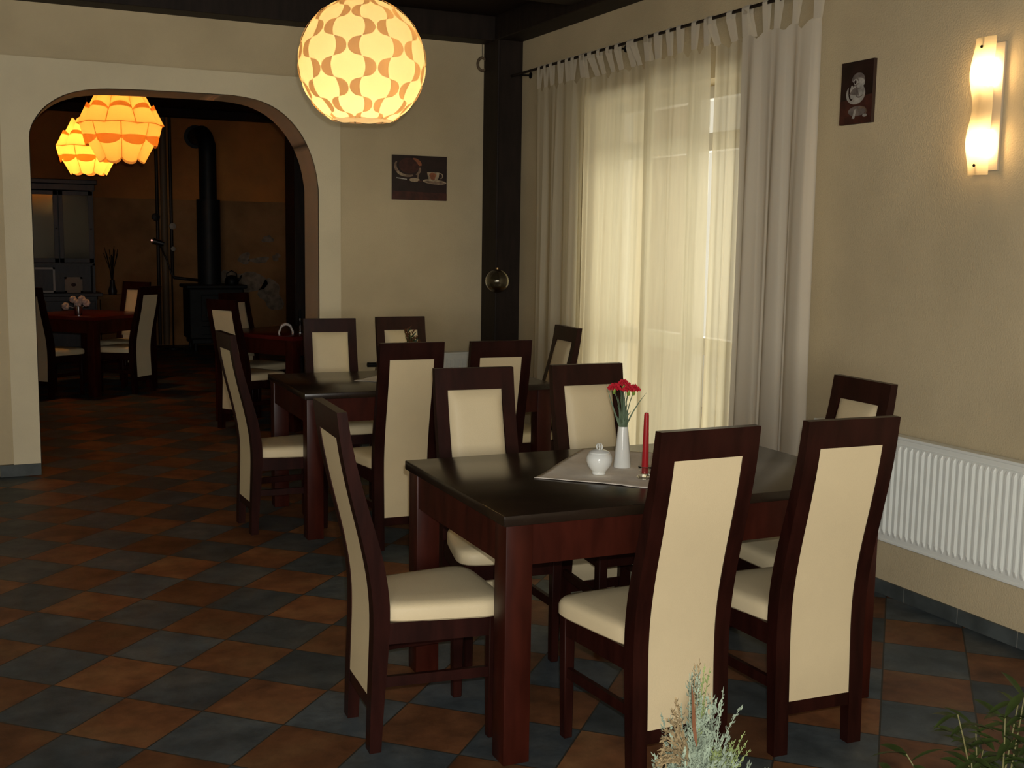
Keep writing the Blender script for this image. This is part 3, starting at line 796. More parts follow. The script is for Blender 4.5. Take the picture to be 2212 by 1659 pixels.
# cup and pouring pot: normalised coordinates, centre 0
sh = [('poly', 4, ell(-.20, .27, .19, .17, rot=-12)), ('poly', 4, [(-.5, -.30), (.5, -.33), (.5, -.5), (-.5, -.5)]),
      ('band', 2, arc_band(-.22, .26, .23, .22, .05, .07, 160, 300, rot=-6)), ('band', 1, arc_band(-.22, .26, .24, .22, .06, .05, 215, 262)),
      ('band', 3, arc_band(-.18, .24, .19, .20, .09, .05, 10, 75)), ('band', 2, arc_band(-.20, .20, .20, .17, .045, .05, -50, 12)),
      ('poly', 2, [(-.055, .08), (-.015, .10), (-.03, -.07), (-.065, -.07)]),
      ('poly', 5, [(-.43, .0), (-.24, -.025), (-.24, -.05), (-.43, -.02)]),
      ('poly', 1, ell(-.10, -.045, .095, .045)), ('poly', 4, ell(.0, -.07, .04, .02)),
      ('poly', 1, ell(.27, -.075, .22, .055, rot=-5)), ('poly', 2, ell(.28, -.09, .19, .03, rot=-5)),
      ('poly', 1, [(.13, .14), (.36, .14), (.345, .02), (.31, -.075), (.21, -.06), (.15, .0)]), ('poly', 3, ell(.235, .075, .065, .055)), ('poly', 3, [(.17, .07), (.29, .07), (.27, -.03), (.2, -.02)]),
      ('band', 1, arc_band(.37, .06, .05, .06, .02, .02, -85, 100))]
picture('coffee_picture', 'wide dark picture of a steaming cup and pot on the back wall', (2.927, YB, 1.975), 0, .415, .315, sh)
sh2 = [('poly', 4, [(-.5, -.12), (.5, -.05), (.5, -.5), (-.5, -.5)]), ('poly', 6, ell(.05, -.30, .28, .08)), 
       ('poly', 5, ell(-.02, -.02, .30, .17)), ('poly', 6, ell(.05, .18, .21, .13)), ('poly', 5, ell(.06, .145, .20, .085, 0, 360)),
       ('band', 6, arc_band(-.04, .17, .10, .06, .03, .03, 0, 340)), ('poly', 0, ell(-.04, .165, .035, .03)),
       ('band', 0, arc_band(-.14, .02, .08, .13, .08, .03, 40, 300)), ('band', 6, arc_band(.1, -.02, .12, .06, .03, .02, 200, 330)),
       ('poly', 6, [(-.22, -.02), (.1, -.06), (.02, .1), (-.1, .06)]),
       ('poly', 5, [(-.10, -.41), (-.02, -.27), (.04, -.26), (-.02, -.42)]), ('band', 2, arc_band(.20, -.32, .14, .07, .03, .03, -60, 140)), ('poly', 5, ell(.3, -.38, .07, .025))]
picture('coffee_picture', 'narrow upright dark picture of a white cup on the right wall', (XR, 4.055, 2.222), D(-90), .205, .275, sh2)

# ------------------------------------------------------------------ hanging ring and glass ball
rg = thing('wall_ring', 'small woven ring hanging on a string high beside the corner post', 'ornament', (3.405, YB - .02, 2.808))
bm = B(); tube(bm, [(.036*math.cos(2*PI*k/24), 0, .046*math.sin(2*PI*k/24)) for k in range(25)], .010, 8, caps=False); obj('hoop', bm, mat('woven_straw', (.20, .14, .08), .8, noise_amt=.5, noise_scale=60), rg, smooth=True)
bm = B(); tube(bm, [(0, 0, .05), (-.002, 0, .145)], .0018, 6); obj('string', bm, M_black, rg)
gb = thing('glass_ball', 'round glass ball hanging in front of the dark corner post', 'ornament', (3.392, 7.44, 1.250))
def uvs(R_, n=28, m=16): return [(R_*math.sin(PI*k/m), -R_*math.cos(PI*k/m)) for k in range(m+1)]
bm = B(); lathe(bm, uvs(.084), 32); obj('shell', bm, M_glass_dk, gb, smooth=True)
bm = B(); lathe(bm, [(.0, -.066), (.030, -.064), (.048, -.052), (.056, -.036), (.0, -.034)], 24); obj('filling', bm, M_brass, gb, smooth='auto')
bm = B(); lathe(bm, [(.0, .083), (.012, .084), (.012, .096), (.0, .097)], 14); obj('cap', bm, M_brass, gb)
bm = B(); tube(bm, [(0, 0, .096), (0, 0, 1.74)], .0010, 5); obj('cord', bm, M_black, gb)

# ------------------------------------------------------------------ wall lamp
def glow(name, col, strength):
    m = bpy.data.materials.new(name); m.use_nodes = True; nt = m.node_tree; nt.nodes.clear()
    o_ = nt.nodes.new('ShaderNodeOutputMaterial'); e = nt.nodes.new('ShaderNodeEmission'); e.inputs['Color'].default_value = (*col, 1); e.inputs['Strength'].default_value = strength
    nt.links.new(e.outputs[0], o_.inputs['Surface']); return m
M_bulb = glow('warm_bulb', (1.0, .64, .28), 60)
M_frost = translucent('frosted_wavy_glass', (.60, .55, .42), (.95, .88, .70), .72, transp=.32)
wl = thing('wall_lamp', 'lit wall lamp with wavy frosted glass front on the right wall', 'wall lamp', (XR, 3.305, 2.085))
bm = B(); box(bm, -.012, 0, -.055, .055, -.245, .245, .003); obj('backplate', bm, mat('lamp_backplate', (.55, .47, .34), .5), wl)
bm = B(); n, m_ = 12, 40; G = []
for j in range(m_+1):
    z = -.262 + .524*j/m_; row = []
    wv = .5 + .5*math.cos(2*PI*(j/m_)*2 + PI)
    for i in range(n+1):
        u = -1 + 2*i/n
        hw_ = .050 + .009*wv
        row.append(bm.verts.new((-.055 - .016*(1 - u*u) - .014*wv, u*hw_, z)))
    G.append(row)
for j in range(m_):
    for i in range(n): bm.faces.new((G[j][i], G[j][i+1], G[j+1][i+1], G[j+1][i]))
o = raw('glass_front', bm, M_frost, wl, smooth=True)
for z in (-.225, .225):
    bm = B(); tube(bm, [(-.010, 0, z), (-.078, 0, z)], .0028, 8); lathe(bm, [(.0, 0), (.0055, 0), (.0055, -.004), (.0, -.005)], 12, (-.076, 0, z), axis='x'); obj('screw', bm, M_black, wl)
for z in (-.138, .132):
    bm = B(); lathe(bm, [(.0, -.050), (.010, -.048), (.015, -.03), (.016, .0), (.015, .03), (.010, .048), (.0, .050)], 16, (-.034, 0, z)); obj('bulb', bm, M_bulb, wl, smooth=True)
    bm = B(); box(bm, -.045, -.010, -.008, .008, z + (.050 if z < 0 else -.068), z + (.068 if z < 0 else -.050), .002); obj('socket', bm, M_white, wl)

# ------------------------------------------------------------------ pendant globe
M_shade = translucent('warm_white_shade', (.62, .53, .38), (.98, .86, .52), .60)
M_shade2 = translucent('double_layer_shade', (.62, .43, .30), (1.0, .72, .46), .62)
R_ = .262; GX, GY, GZ = 1.495, 4.66, 2.262
pl = thing('pendant_lamp', 'large lit globe pendant lamp with interlaced wavy pattern', 'pendant lamp', (GX, GY, GZ))
NL = 7; DL = 360/NL; ROWS = [-62, -45, -28, -10.5, 7, 24.5, 42, 59]; LON0 = 8
def shade_r(lat, lon):
    rr = 0
    k = (lat + 62)/17.4; ph = PI*(round(k) % 2)
    return R_*(1 + .010*math.cos(D(lon - LON0)*NL + ph))
def sph(lat, lon, r): return (r*math.cos(D(lat))*math.cos(D(lon)), r*math.cos(D(lat))*math.sin(D(lon)), r*math.sin(D(lat)))
bm = B(); G = []
LA0, LA1, nla, nlo = -61, 68, 60, 126
for j in range(nla+1):
    lat = LA0 + (LA1 - LA0)*j/nla; row = []
    for i in range(nlo):
        lon = 360*i/nlo; k = (lat + 62)/17.4
        r = R_*(1 + .012*math.cos(D(lon - LON0)*NL)*math.cos(PI*k))
        row.append(bm.verts.new(sph(lat, lon, r)))
    G.append(row)
for j in range(nla):
    for i in range(nlo): bm.faces.new((G[j][i], G[j][(i+1) % nlo], G[j+1][(i+1) % nlo], G[j+1][i]))
raw('shade', bm, M_shade, pl, smooth=True, label='warm white plastic globe shade')
bm = B()
for ri, lc in enumerate(ROWS):
    sh_ = 0 if ri % 2 == 0 else DL/2
    hh = 8.6
    for c in range(NL):
        for s in (-1, 1):
            A_, B_ = [], []
            for k in range(13):
                t = -1 + 2*k/12; q = max(0, 1 - t*t)
                inn = DL*.255 + DL*.045*q; out = DL*.268 + DL*.222*q**.5
                lat = lc + hh*t; lat = min(max(lat, LA0), LA1)
                lonc = LON0 + c*DL + sh_
                rr = R_*1.012
                A_.append(bm.verts.new(sph(lat, lonc + s*inn, rr))); B_.append(bm.verts.new(sph(lat, lonc + s*out, rr*1.004)))
            mid_ = [bm.verts.new(((a.co + b.co)/2).normalized()*(R_*1.018)) for a, b in zip(A_, B_)]
            for k in range(12):
                bm.faces.new((A_[k], A_[k+1], mid_[k+1], mid_[k])); bm.faces.new((mid_[k], mid_[k+1], B_[k+1], B_[k]))
raw('shade_overlap', bm, M_shade2, pl, smooth=True, label='peach crescents where the strips overlap')
bm = B(); tube(bm, [(0, 0, .06), (0, 0, .857)], .004, 8); obj('cord', bm, mat('white_cord', (.7, .66, .58), .6), pl)
bm = B(); lathe(bm, [(.0, -.02), (.02, -.02), (.022, .03), (.012, .07), (.0, .07)], 16); obj('bulb_holder', bm, M_white, pl, smooth='auto')
M_bulb2 = glow('pendant_bulb', (1.0, .66, .30), 12)
bm = B(); lathe(bm, [(p[0], p[1] - .055) for p in uvs(.034)], 20); obj('bulb', bm, M_bulb2, pl, smooth=True)
bm = B(); lathe(bm, [(.0, .845), (.045, .845), (.04, .858), (.0, .858)], 20); obj('ceiling_rose', bm, M_white, pl, smooth='auto')

# ------------------------------------------------------------------ scalloped pendants in the far room
M_pet = translucent('amber_scallop_shade', (.62, .34, .12), (1.0, .60, .17), .60)
def petal_lamp(label, loc, R2, twist, zceil=3.2):
    t = thing('pendant_lamp', label, 'pendant lamp', loc, twist, 'scalloped pendants in the far room')
    N = 8
    # z top, r top, z bottom, r bottom, stagger, arch height at the top, scallop depth at the bottom
    rows = [(.88, .50, .34, .80, 0, .24, -.10), (.42, .80, -.02, 1.02, 0, .28, -.06), (.03, 1.0, -.42, .90, .5, -.04, .26), (-.30, .93, -.86, .58, .5, .05, .20)]
    for ti, (zt, rt, zb_, rb, st, up, dn) in enumerate(rows):
        bm = B()
        for k in range(N):
            a0 = 2*PI*(k + st)/N; half = PI/N*1.04; nu, nv = 10, 7; G = []
            for j in range(nv+1):
                v = j/nv; row = []
                for i in range(nu+1):
                    u = -1 + 2*i/nu; a = a0 + u*half; ar = math.sqrt(max(0, 1 - (u*.97)**2))
                    z = zt*(1-v) + zb_*v + up*(ar - .55)*(1 - v)**1.3 - dn*(ar - .55)*v**1.3
                    r = (rt*(1-v) + rb*v)*(.860 + .165*ar) + (.035 if ti in (1, 2) else 0)*(v if ti == 1 else 1 - v)
                    row.append(bm.verts.new((r*R2*math.cos(a), r*R2*math.sin(a), z*R2)))
                G.append(row)
            for j in range(nv):
                for i in range(nu): bm.faces.new((G[j][i], G[j][i+1], G[j+1][i+1], G[j+1][i]))
        raw('shade_tier', bm, M_pet, t, smooth=True)
    bm = B(); tube(bm, [(0, 0, .05), (0, 0, zceil - loc[2])], .003, 6); obj('cord', bm, M_black, t)
    bm = B(); lathe(bm, [(p[0], p[1]) for p in uvs(.035)], 16); obj('bulb', bm, glow('amber_bulb', (1.0, .58, .18), 16), t, smooth=True)
    return t
petal_lamp('scalloped amber pendant lamp, the larger one under the arch', (1.005, 8.80, 2.325), .28, D(-6.5))
petal_lamp('scalloped amber pendant lamp, the smaller one further back on the left', (1.040, 11.80, 2.362), .275, D(12))

# ------------------------------------------------------------------ far room furniture
cb = thing('display_cabinet', 'tall dark wooden display cabinet with glass doors in the far room', 'cabinet', (.72, 16.45, 0))
x0, x1 = -.55, .74
bm = B(); box(bm, x0, x1, -.50, 0, 0, .72, .004); box(bm, x0 - .03, x1 + .07, -.54, 0, .72, .765, .006); obj('base_unit', bm, M_cab, cb)
bm = B(); box(bm, x0, x1, -.03, 0, .765, 2.18); box(bm, x0, x0 + .03, -.34, 0, .765, 2.18); box(bm, x1 - .03, x1, -.34, 0, .765, 2.18)
box(bm, x0, x1, -.34, 0, 1.12, 1.15); box(bm, x0, x1, -.34, 0, 2.10, 2.18); box(bm, x0, x1, -.30, -.0, 1.50, 1.52); obj('upper_unit', bm, M_cab, cb)
bm = B(); box(bm, x0 - .05, x1 + .05, -.40, 0, 2.18, 2.24, .008); box(bm, x0 - .02, x1 + .02, -.37, 0, 2.10, 2.18, .004); obj('cornice', bm, M_cab, cb)
for k, (a_, b_) in enumerate(((x0 + .01, -.14), (-.13, .30), (.31, x1 - .01))):
    bm = B(); z0, z1 = 1.16, 2.09; fw = .055
    box(bm, a_, a_ + fw, -.36, -.34, z0, z1, .002); box(bm, b_ - fw, b_, -.36, -.34, z0, z1, .002); box(bm, a_, b_, -.36, -.34, z0, z0 + fw, .002); box(bm, a_, b_, -.36, -.34, z1 - fw, z1, .002)
    d = obj('door', bm, M_cab, cb)
    bm = B(); box(bm, a_ + fw, b_ - fw, -.352, -.348, z0 + fw, z1 - fw); obj('glass_pane', bm, M_cabglass, d)
    bm = B(); lathe(bm, [(.0, 0), (.008, -.004), (.010, -.014), (.0, -.018)], 10, (b_ - fw/2, -.36, 1.6), axis='y'); obj('knob', bm, M_brass, d)
for a_, b_ in ((x0 + .02, .08), (.10, x1 - .02)):
    bm = B(); box(bm, a_, b_, -.515, -.50, .06, .66, .004); d = obj('door', bm, M_cab, cb)
    bm = B(); lathe(bm, [(.0, 0), (.01, -.004), (.012, -.016), (.0, -.02)], 10, ((a_ + b_)/2, -.515, .5), axis='y'); obj('knob', bm, M_brass, d)
def small_frame(label, loc, W_, H_, mats):
    t = thing('picture_frame', label, 'picture frame', loc, 0, 'framed pictures on the cabinet ledge')
    bm = B(); f = .025
    box(bm, -W_/2, -W_/2 + f, -.02, 0, 0, H_); box(bm, W_/2 - f, W_/2, -.02, 0, 0, H_); box(bm, -W_/2, W_/2, -.02, 0, 0, f); box(bm, -W_/2, W_/2, -.02, 0, H_ - f, H_); obj('frame', bm, mats[0], t)
    bm = B(); box(bm, -W_/2 + f, W_/2 - f, -.008, 0, f, H_ - f, mi=0); prism(bm, ell(0, H_*.5, W_*.14, H_*.12, n=16), -.010, -.008, 'y', mi=1); obj('print', bm, [mats[1], mats[2]], t)
small_frame('pale framed picture with a red spot on the cabinet ledge', (1.185, 16.10, .765), .22, .205, [M_framew, M_framew, M_pbrown])
small_frame('larger dark framed photograph on the cabinet ledge, left of the pale one', (.79, 16.10, .765), .34, .33, [mat('silver_frame', (.20, .17, .15), .4, metal=.5), M_cab, M_cab])
# pipes on the far wall
pp = thing('heating_pipe', 'tall tan pipe running up the far wall between two dark pipes', 'pipe', (2.405, 16.38, 0))
bm = B(); tube(bm, [(0, 0, .02), (0, 0, 3.19)], .045, 14); obj('body', bm, M_pipe_tan, pp, smooth='auto')
pp = thing('heating_pipe', 'thin dark pipe on the left of the tan pipe, with a round valve', 'pipe', (2.315, 16.38, 0))
bm = B(); tube(bm, [(0, 0, .02), (0, 0, 3.19)], .024, 10); obj('body', bm, M_pipe_dk, pp, smooth='auto')
bm = B(); lathe(bm, [(.0, 0), (.05, 0), (.055, -.03), (.05, -.07), (.0, -.08)], 16, (-.03, -.03, 1.78), axis='y'); obj('valve', bm, M_black, pp, smooth='auto')
pp = thing('heating_pipe', 'thin dark pipe on the right of the tan pipe, bending to the stove', 'pipe', (2.500, 16.38, 0))
bm = B(); tube(bm, [(0, 0, 3.19), (0, 0, 1.0), (.02, 0, .95), (.20, 0, .93), (.33, -.3, .92)], .022, 10); obj('body', bm, M_pipe_dk, pp, smooth='auto')
for z, r in ((1.66, .045), (1.35, .032)):
    bm = B(); lathe(bm, [(.0, 0), (r, 0), (r, -.03), (.0, -.04)], 14, (.01, -.025, z), axis='y'); obj('valve', bm, mat('pale_knob', (.35, .30, .24), .5), pp, smooth='auto')
# stove
st = thing('wood_stove', 'black cast iron stove against the far wall', 'stove', (2.93, 15.72, 0))
bm = B(); box(bm, -.36, .36, -.27, .27, .16, .84, .02); box(bm, -.33, .33, -.24, .24, .10, .17, .01); obj('body', bm, M_iron, st)
bm = B(); box(bm, -.40, .40, -.31, .31, .84, .885, .012); obj('top_plate', bm, M_iron, st)
bm = B(); box(bm, -.21, .21, -.295, -.27, .40, .76, .015); d = obj('door', bm, M_iron, st)
bm = B(); box(bm, -.14, .14, -.300, -.294, .46, .70, .004); obj('glass_pane', bm, M_cabglass, d)
bm = B(); tube(bm, [(.17, -.30, .52), (.17, -.335, .53), (.17, -.335, .63), (.17, -.30, .64)], .008, 8); obj('handle', bm, M_chrome, d)
bm = B(); box(bm, -.21, .21, -.290, -.27, .22, .34, .008); obj('ash_drawer', bm, M_iron, st)
for sx in (-1, 1):
    for sy in (-1, 1):
        bm = B(); lathe(bm, [(.0, 0), (.022, 0), (.028, .03), (.022, .08), (.035, .115), (.0, .115)], 12, (sx*.28, sy*.2, 0)); obj('leg', bm, M_iron, st, smooth='auto')
sp = thing('stove_pipe', 'black stove pipe rising from the stove and bending into the far wall', 'stove pipe', (2.90, 15.80, 0))
bm = B(); tube(bm, [(0, 0, .885), (0, 0, 1.15), (0, 0, 2.02)], .155, 20); obj('heat_shield', bm, M_iron, sp, smooth='auto')
bm = B(); tube(bm, [(0, 0, 1.9), (0, 0, 2.60), (0, .01, 2.74), (-.02, .08, 2.85), (-.03, .20, 2.90), (-.03, .68, 2.90)], .115, 20); obj('flue', bm, M_iron, sp, smooth='auto')
bm = B(); lathe(bm, [(.0, 0), (.16, 0), (.16, -.02), (.0, -.03)], 20, (-.03, .69, 2.90), axis='y'); obj('wall_collar', bm, M_iron, sp)
kt = thing('kettle', 'dark kettle standing on the stove', 'kettle', (3.17, 15.66, .885))
bm = B(); lathe(bm, [(.0, 0), (.085, 0), (.095, .03), (.085, .08), (.05, .115), (.02, .125), (.0, .127)], 22); obj('body', bm, M_black, kt, smooth='auto')
bm = B(); tube(bm, [(-.07, 0, .085), (-.065, 0, .15), (0, 0, .185), (.065, 0, .15), (.07, 0, .085)], .008, 8); obj('handle', bm, M_black, kt, smooth=True)
bm = B(); tube(bm, [(.08, 0, .05), (.12, 0, .09), (.135, 0, .125)], [.018, .012, .009], 10); obj('spout', bm, M_black, kt, smooth=True)
# floor reading lamp beside pipes
fl = thing('floor_lamp', 'slim metal reading lamp leaning beside the pipes in the far room', 'lamp', (2.42, 15.9, 0))
bm = B(); lathe(bm, [(.0, 0), (.12, 0), (.12, .02), (.0, .03)], 20); obj('base', bm, M_black, fl)
bm = B(); tube(bm, [(0, 0, .02), (0, 0, 1.0), (-.06, 0, 1.2), (-.16, 0, 1.43)], .011, 8); obj('pole', bm, M_pipe_dk, fl, smooth=True)
bm = B(); tube(bm, [(-.24, 0, 1.46), (-.10, 0, 1.42)], [.045, .035], 14); obj('head', bm, M_chrome, fl, smooth='auto')
bm = B(); lathe(bm, uvs(.012), 10, (-.255, -.01, 1.465)); obj('indicator', bm, glow('small_red_glow', (1.0, .45, .35), 1.2), fl, smooth=True)
# vase on ledge
lv = thing('floor_vase', 'dark slender vase with dry twigs on the far wall ledge', 'vase', (1.70, 16.36, .72))
bm = B(); lathe(bm, [(.0, 0), (.05, 0), (.06, .05), (.035, .13), (.03, .20), (.026, .20), (.02, .1), (.0, .02)], 18); obj('body', bm, M_cab, lv, smooth='auto')
bm = B(); rnd = random.Random(8)
for k in range(16):
    a = rnd.uniform(0, 2*PI); s = rnd.uniform(.02, .13); tube(bm, [(0, 0, .1), (s*.3*math.cos(a), s*.2*math.sin(a), .35), (s*math.cos(a), s*.5*math.sin(a), rnd.uniform(.5, .66))], .004, 5)
obj('twigs', bm, M_pipe_dk, lv)
# white flowers in a glass on far-left table
fv = thing('table_vase', 'shiny metal cup of pale flowers on the far room table', 'vase', (.90, 11.74, .760))
bm = B(); lathe(bm, [(.0, 0), (.032, 0), (.036, .01), (.042, .085), (.039, .085), (.03, .015), (.0, .012)], 20); obj('cup', bm, M_chrome, fv, smooth='auto')
for (dx, dz, r) in ((-.115, .085, .036), (-.045, .150, .034), (.035, .150, .036), (.075, .115, .036), (.0, .115, .034)):
    f_ = B(); rnd = random.Random(int(abs(dx)*1000))
    for k in range(7):
        a = 2*PI*k/7; lathe(f_, uvs(r*.55, m=8), 10, (dx + r*.5*math.cos(a), r*.35*math.sin(a*2), dz + r*.5*math.sin(a)))
    tube(f_, [(0, 0, .05), (dx*.6, 0, .08), (dx, 0, dz)], .003, 5)
    obj('bloom', f_, mat('pale_pink_bloom', (.62, .48, .42), .8) if 'pale_pink_bloom' not in bpy.data.materials else bpy.data.materials['pale_pink_bloom'], fv, smooth=True)
# bent napkin on arch table
bm = B(); n = 24; G = []
for j in range(7):
    row = []
    for i in range(n+1):
        a = PI*(i/n); rr = .062 + .004*math.sin(9*a)
        row.append(bm.verts.new((rr*math.cos(a)*1.05 + .006*j, -.04 + .08*j/6, .095*math.sin(a)**.8 if 0 < i < n else 0)))
    G.append(row)
for j in range(6):
    for i in range(n): bm.faces.new((G[j][i], G[j][i+1], G[j+1][i+1], G[j+1][i]))
g = bmesh.ops.extrude_face_region(bm, geom=bm.faces[:])
for v in [e for e in g['geom'] if isinstance(e, bmesh.types.BMVert)]: v.co.x *= .80; v.co.z *= .80
o = obj('napkin', bm, M_paper, smooth=True); o.location = (2.235, 9.02, .761); o.rotation_euler = (0, 0, D(12)); tag(o, 'white napkin folded into an arch on the table beyond the arch', 'napkin')
hd = thing('metal_candlestick', 'grey metal candlestick on the table beyond the arch', 'candlestick', (2.40, 9.14, .760))
bm = B(); lathe(bm, [(.0, 0), (.035, 0), (.034, .006), (.008, .015), (.007, .09), (.014, .10), (.014, .12), (.0, .12)], 16); obj('stand', bm, M_chrome, hd, smooth='auto')
bm = B(); lathe(bm, [(.0, .12), (.009, .12), (.008, .19), (.0, .195)], 12); obj('candle', bm, M_black, hd, smooth='auto')

# ------------------------------------------------------------------ foreground plants
def feather(bm, base, tip, bend, rnd, mi=0, n=34, ll=.016, w=.0013):
    base, tip = Vector(base), Vector(tip); midp = (base + tip)/2 + Vector(bend); pts = []
    for k in range(13):
        t = k/12; pts.append(base*(1-t)**2 + midp*2*t*(1-t) + tip*t*t)
    tube(bm, pts, [.0014*(1 - .75*k/12) for k in range(13)], 5, mi=mi)
    for k in range(n):
        t = .12 + .86*k/n; p = base*(1-t)**2 + midp*2*t*(1-t) + tip*t*t
        d = ((midp - base)*(1-t) + (tip - midp)*t).normalized()
        l = ll*(1.15 - .65*t)*rnd.uniform(.6, 1.3); a = rnd.uniform(0, 2*PI)
        o1 = d.orthogonal().normalized(); o2 = d.cross(o1); side = o1*math.cos(a) + o2*math.sin(a)
        e = p + d*l*.85 + side*l*.62; m2 = p + d*l*.30 + side*l*.42
        wv = side.cross(d).normalized()*w
        a_, b_, c_, d_ = bm.verts.new(p + wv), bm.verts.new(m2 + wv*1.2), bm.verts.new(e), bm.verts.new(m2 - wv*1.2); e_ = bm.verts.new(p - wv)
        bm.faces.new((a_, b_, d_, e_)).material_index = mi; bm.faces.new((b_, c_, d_)).material_index = mi
        if rnd.random() < .75:   # side needle
            s2 = (side*rnd.uniform(-.6, 1) + wv.normalized()*rnd.uniform(-.9, .9)); e2 = m2 + (d*.7 + s2*.6)*l*.5
            f1, f2, f3 = bm.verts.new(m2 + wv*.9), bm.verts.new(e2), bm.verts.new(m2 - wv*.9); bm.faces.new((f1, f2, f3)).material_index = mi
dp = thing('dried_sprig_bouquet', 'silvery green feathery dried sprigs in the near foreground', 'plant', (.835, 1.185, .775))
rnd = random.Random(21); bm = B()
vr = Vector((.905, -.426, 0)); vf = Vector((.426, .905, 0))
def W3(r_, f_, z): return vr*r_ + vf*f_ + Vector((0, 0, z - .775))
# dense cone of sprigs
for k in range(150):
    hz = .80 + .195*rnd.random()**.9 if k < 100 else rnd.uniform(.80, .90)
    wid = .062*(1 - (hz - .80)/.24) + .008
    r_ = rnd.gauss(0, .55)*wid; f_ = rnd.uniform(-.035, .035)
    feather(bm, W3(r_*.35, f_*.3, .765), W3(r_ + .003, f_, hz), (rnd.uniform(-.008, .008), rnd.uniform(-.008, .008), .005), rnd, 0, 40, .015)
for k in range(44):          # right low greener lobe
    hz = rnd.uniform(.83, .895); r_ = rnd.uniform(.015, .056); feather(bm, W3(.012, 0, .765), W3(r_, rnd.uniform(-.03, .02), hz), (.006, 0, .01), rnd, 1 if k % 2 else 0, 34, .014)
for k in range(34):          # left low lobe
    hz = rnd.uniform(.82, .885); r_ = rnd.uniform(-.060, -.015); feather(bm, W3(-.012, 0, .765), W3(r_, rnd.uniform(-.02, .02), hz), (-.006, 0, .01), rnd, 0, 30, .014)
feather(bm, W3(.01, -.01, .80), W3(.060, -.01, .948), (-.012, 0, .020), rnd, 0, 40, .010)
feather(bm, W3(.02, -.01, .80), W3(.034, -.01, .972), (.0, 0, .006), rnd, 0, 30, .008)
for k in range(3): feather(bm, W3(.03, -.01, .80), W3(.064 + .004*k, -.012, .912 - .012*k), (-.006, 0, .012), rnd, 1, 24, .009)
raw('foliage', bm, [M_pale, M_pale2], dp)
bm = B()
for k in range(9):           # dry drooping plumes on the left
    feather(bm, W3(-.004, -.01, .86), W3(-.028 - .004*k, -.015, .950 - .014*k + rnd.uniform(-.006, .006)), (-.012, 0, .035), rnd, 0, 34, .011)
for k in range(4): feather(bm, W3(.0, -.01, .88), W3(-.006 + .007*k, -.012, 1.010 - .006*abs(k-1)), (0, 0, .004), rnd, 1 if k > 1 else 0, 20, .009)
feather(bm, W3(-.035, -.01, .80), W3(-.044, -.015, .905), (.006, 0, 0), rnd, 0, 8, .006)
blade(bm, W3(-.006, -.03, .925), W3(-.008, -.032, .95), W3(-.012, -.034, .985), .0020, 2); blade(bm, W3(-.006, -.03, .925), W3(-.004, -.032, .91), W3(-.002, -.034, .90), .0020, 2)
raw('dry_tips', bm, [M_dry, M_pale2, M_rust], dp, label='dry brown tips')
bm = B(); lathe(bm, [(.0, -.760 + .745), (.034, -.015), (.040, .0), (.030, .022), (.026, .022), (.03, .0), (.0, -.005)], 24); obj('pot', bm, M_pot, dp, smooth='auto')
# small round pedestal table just below the frame which carries it
ps = thing('pedestal_table', 'small dark pedestal table under the dried sprigs', 'table', (.835, 1.185, 0))
bm = B(); lathe(bm, [(.0, .735), (.11, .735), (.115, .742), (.11, .7595), (.0, .7597)], 32); obj('tabletop', bm, M_wood, ps, smooth='auto')
bm = B(); lathe(bm, [(.0, .02), (.02, .02), (.018, .4), (.024, .735), (.0, .735)], 16); obj('column', bm, M_wood, ps, smooth='auto')
bm = B(); lathe(bm, [(.0, 0), (.13, 0), (.12, .015), (.03, .03), (.0, .03)], 28); obj('foot', bm, M_wood, ps, smooth='auto')

def willow(label, loc, stems, seed, name='potted_plant'):
    t = thing(name, label, 'plant', loc); rnd = random.Random(seed)
    bm = B(); bl_ = B()
    for (r_, f_, z, lean) in stems:
        base = Vector((0, 0, 0)); tip = vr*r_ + vf*f_ + Vector((0, 0, z)); midp = (base + tip)/2 + vr*lean
        pts = [base*(1-k/8)**2 + midp*2*(k/8)*(1-k/8) + tip*(k/8)**2 for k in range(9)]
        tube(bm, pts, [.0030*(1 - .6*k/8) for k in range(9)], 6)
        for k in range(27):
            tt = .30 + .70*k/26; p = base*(1-tt)**2 + midp*2*tt*(1-tt) + tip*tt*tt; d = (tip - midp).normalized()
            a = rnd.uniform(0, 2*PI) if k < 23 else 2*PI*k/4 + rnd.uniform(-.3, .3)
            out = Vector((math.cos(a), math.sin(a), rnd.uniform(-.15, .75))).normalized(); L_ = rnd.uniform(.045, .075); wd = rnd.uniform(.0055, .0085)
            s = out.cross(d).normalized() if out.cross(d).length > .1 else out.orthogonal().normalized(); A1, A2, Cc = [], [], []
            for q in range(7):
                u = q/6; c = p + out*L_*u + Vector((0, 0, -.018*u*u)); ww = wd*math.sin(PI*min(.04 + .96*u, 1))**.8
                A1.append(bl_.verts.new(c + s*ww + Vector((0, 0, ww*.35)))); A2.append(bl_.verts.new(c - s*ww + Vector((0, 0, ww*.35)))); Cc.append(bl_.verts.new(c))
            for q in range(6): bl_.faces.new((A1[q], A1[q+1], Cc[q+1], Cc[q])); bl_.faces.new((Cc[q], Cc[q+1], A2[q+1], A2[q]))
    obj('stems', bm, M_stem, t, smooth=True); raw('leaves', bl_, M_leaf, t, smooth=True)
    return t
wp = willow('dark green willow-leaved plant in the lower right corner', (1.520, 1.300, .44),
       [(-.060, 0, .325, .02), (-.135, .02, .245, .01), (-.040, -.02, .25, .0), (.02, 0, .32, .02), (.055, .01, .36, .01), (.08, -.02, .30, .0), (-.11, -.03, .22, 0), (.0, .03, .25, -.02), (.10, .0, .36, .02), (-.165, .0, .215, -.01), (-.02, .02, .30, .0), (.05, .02, .34, .0)], 4)
bm = B()
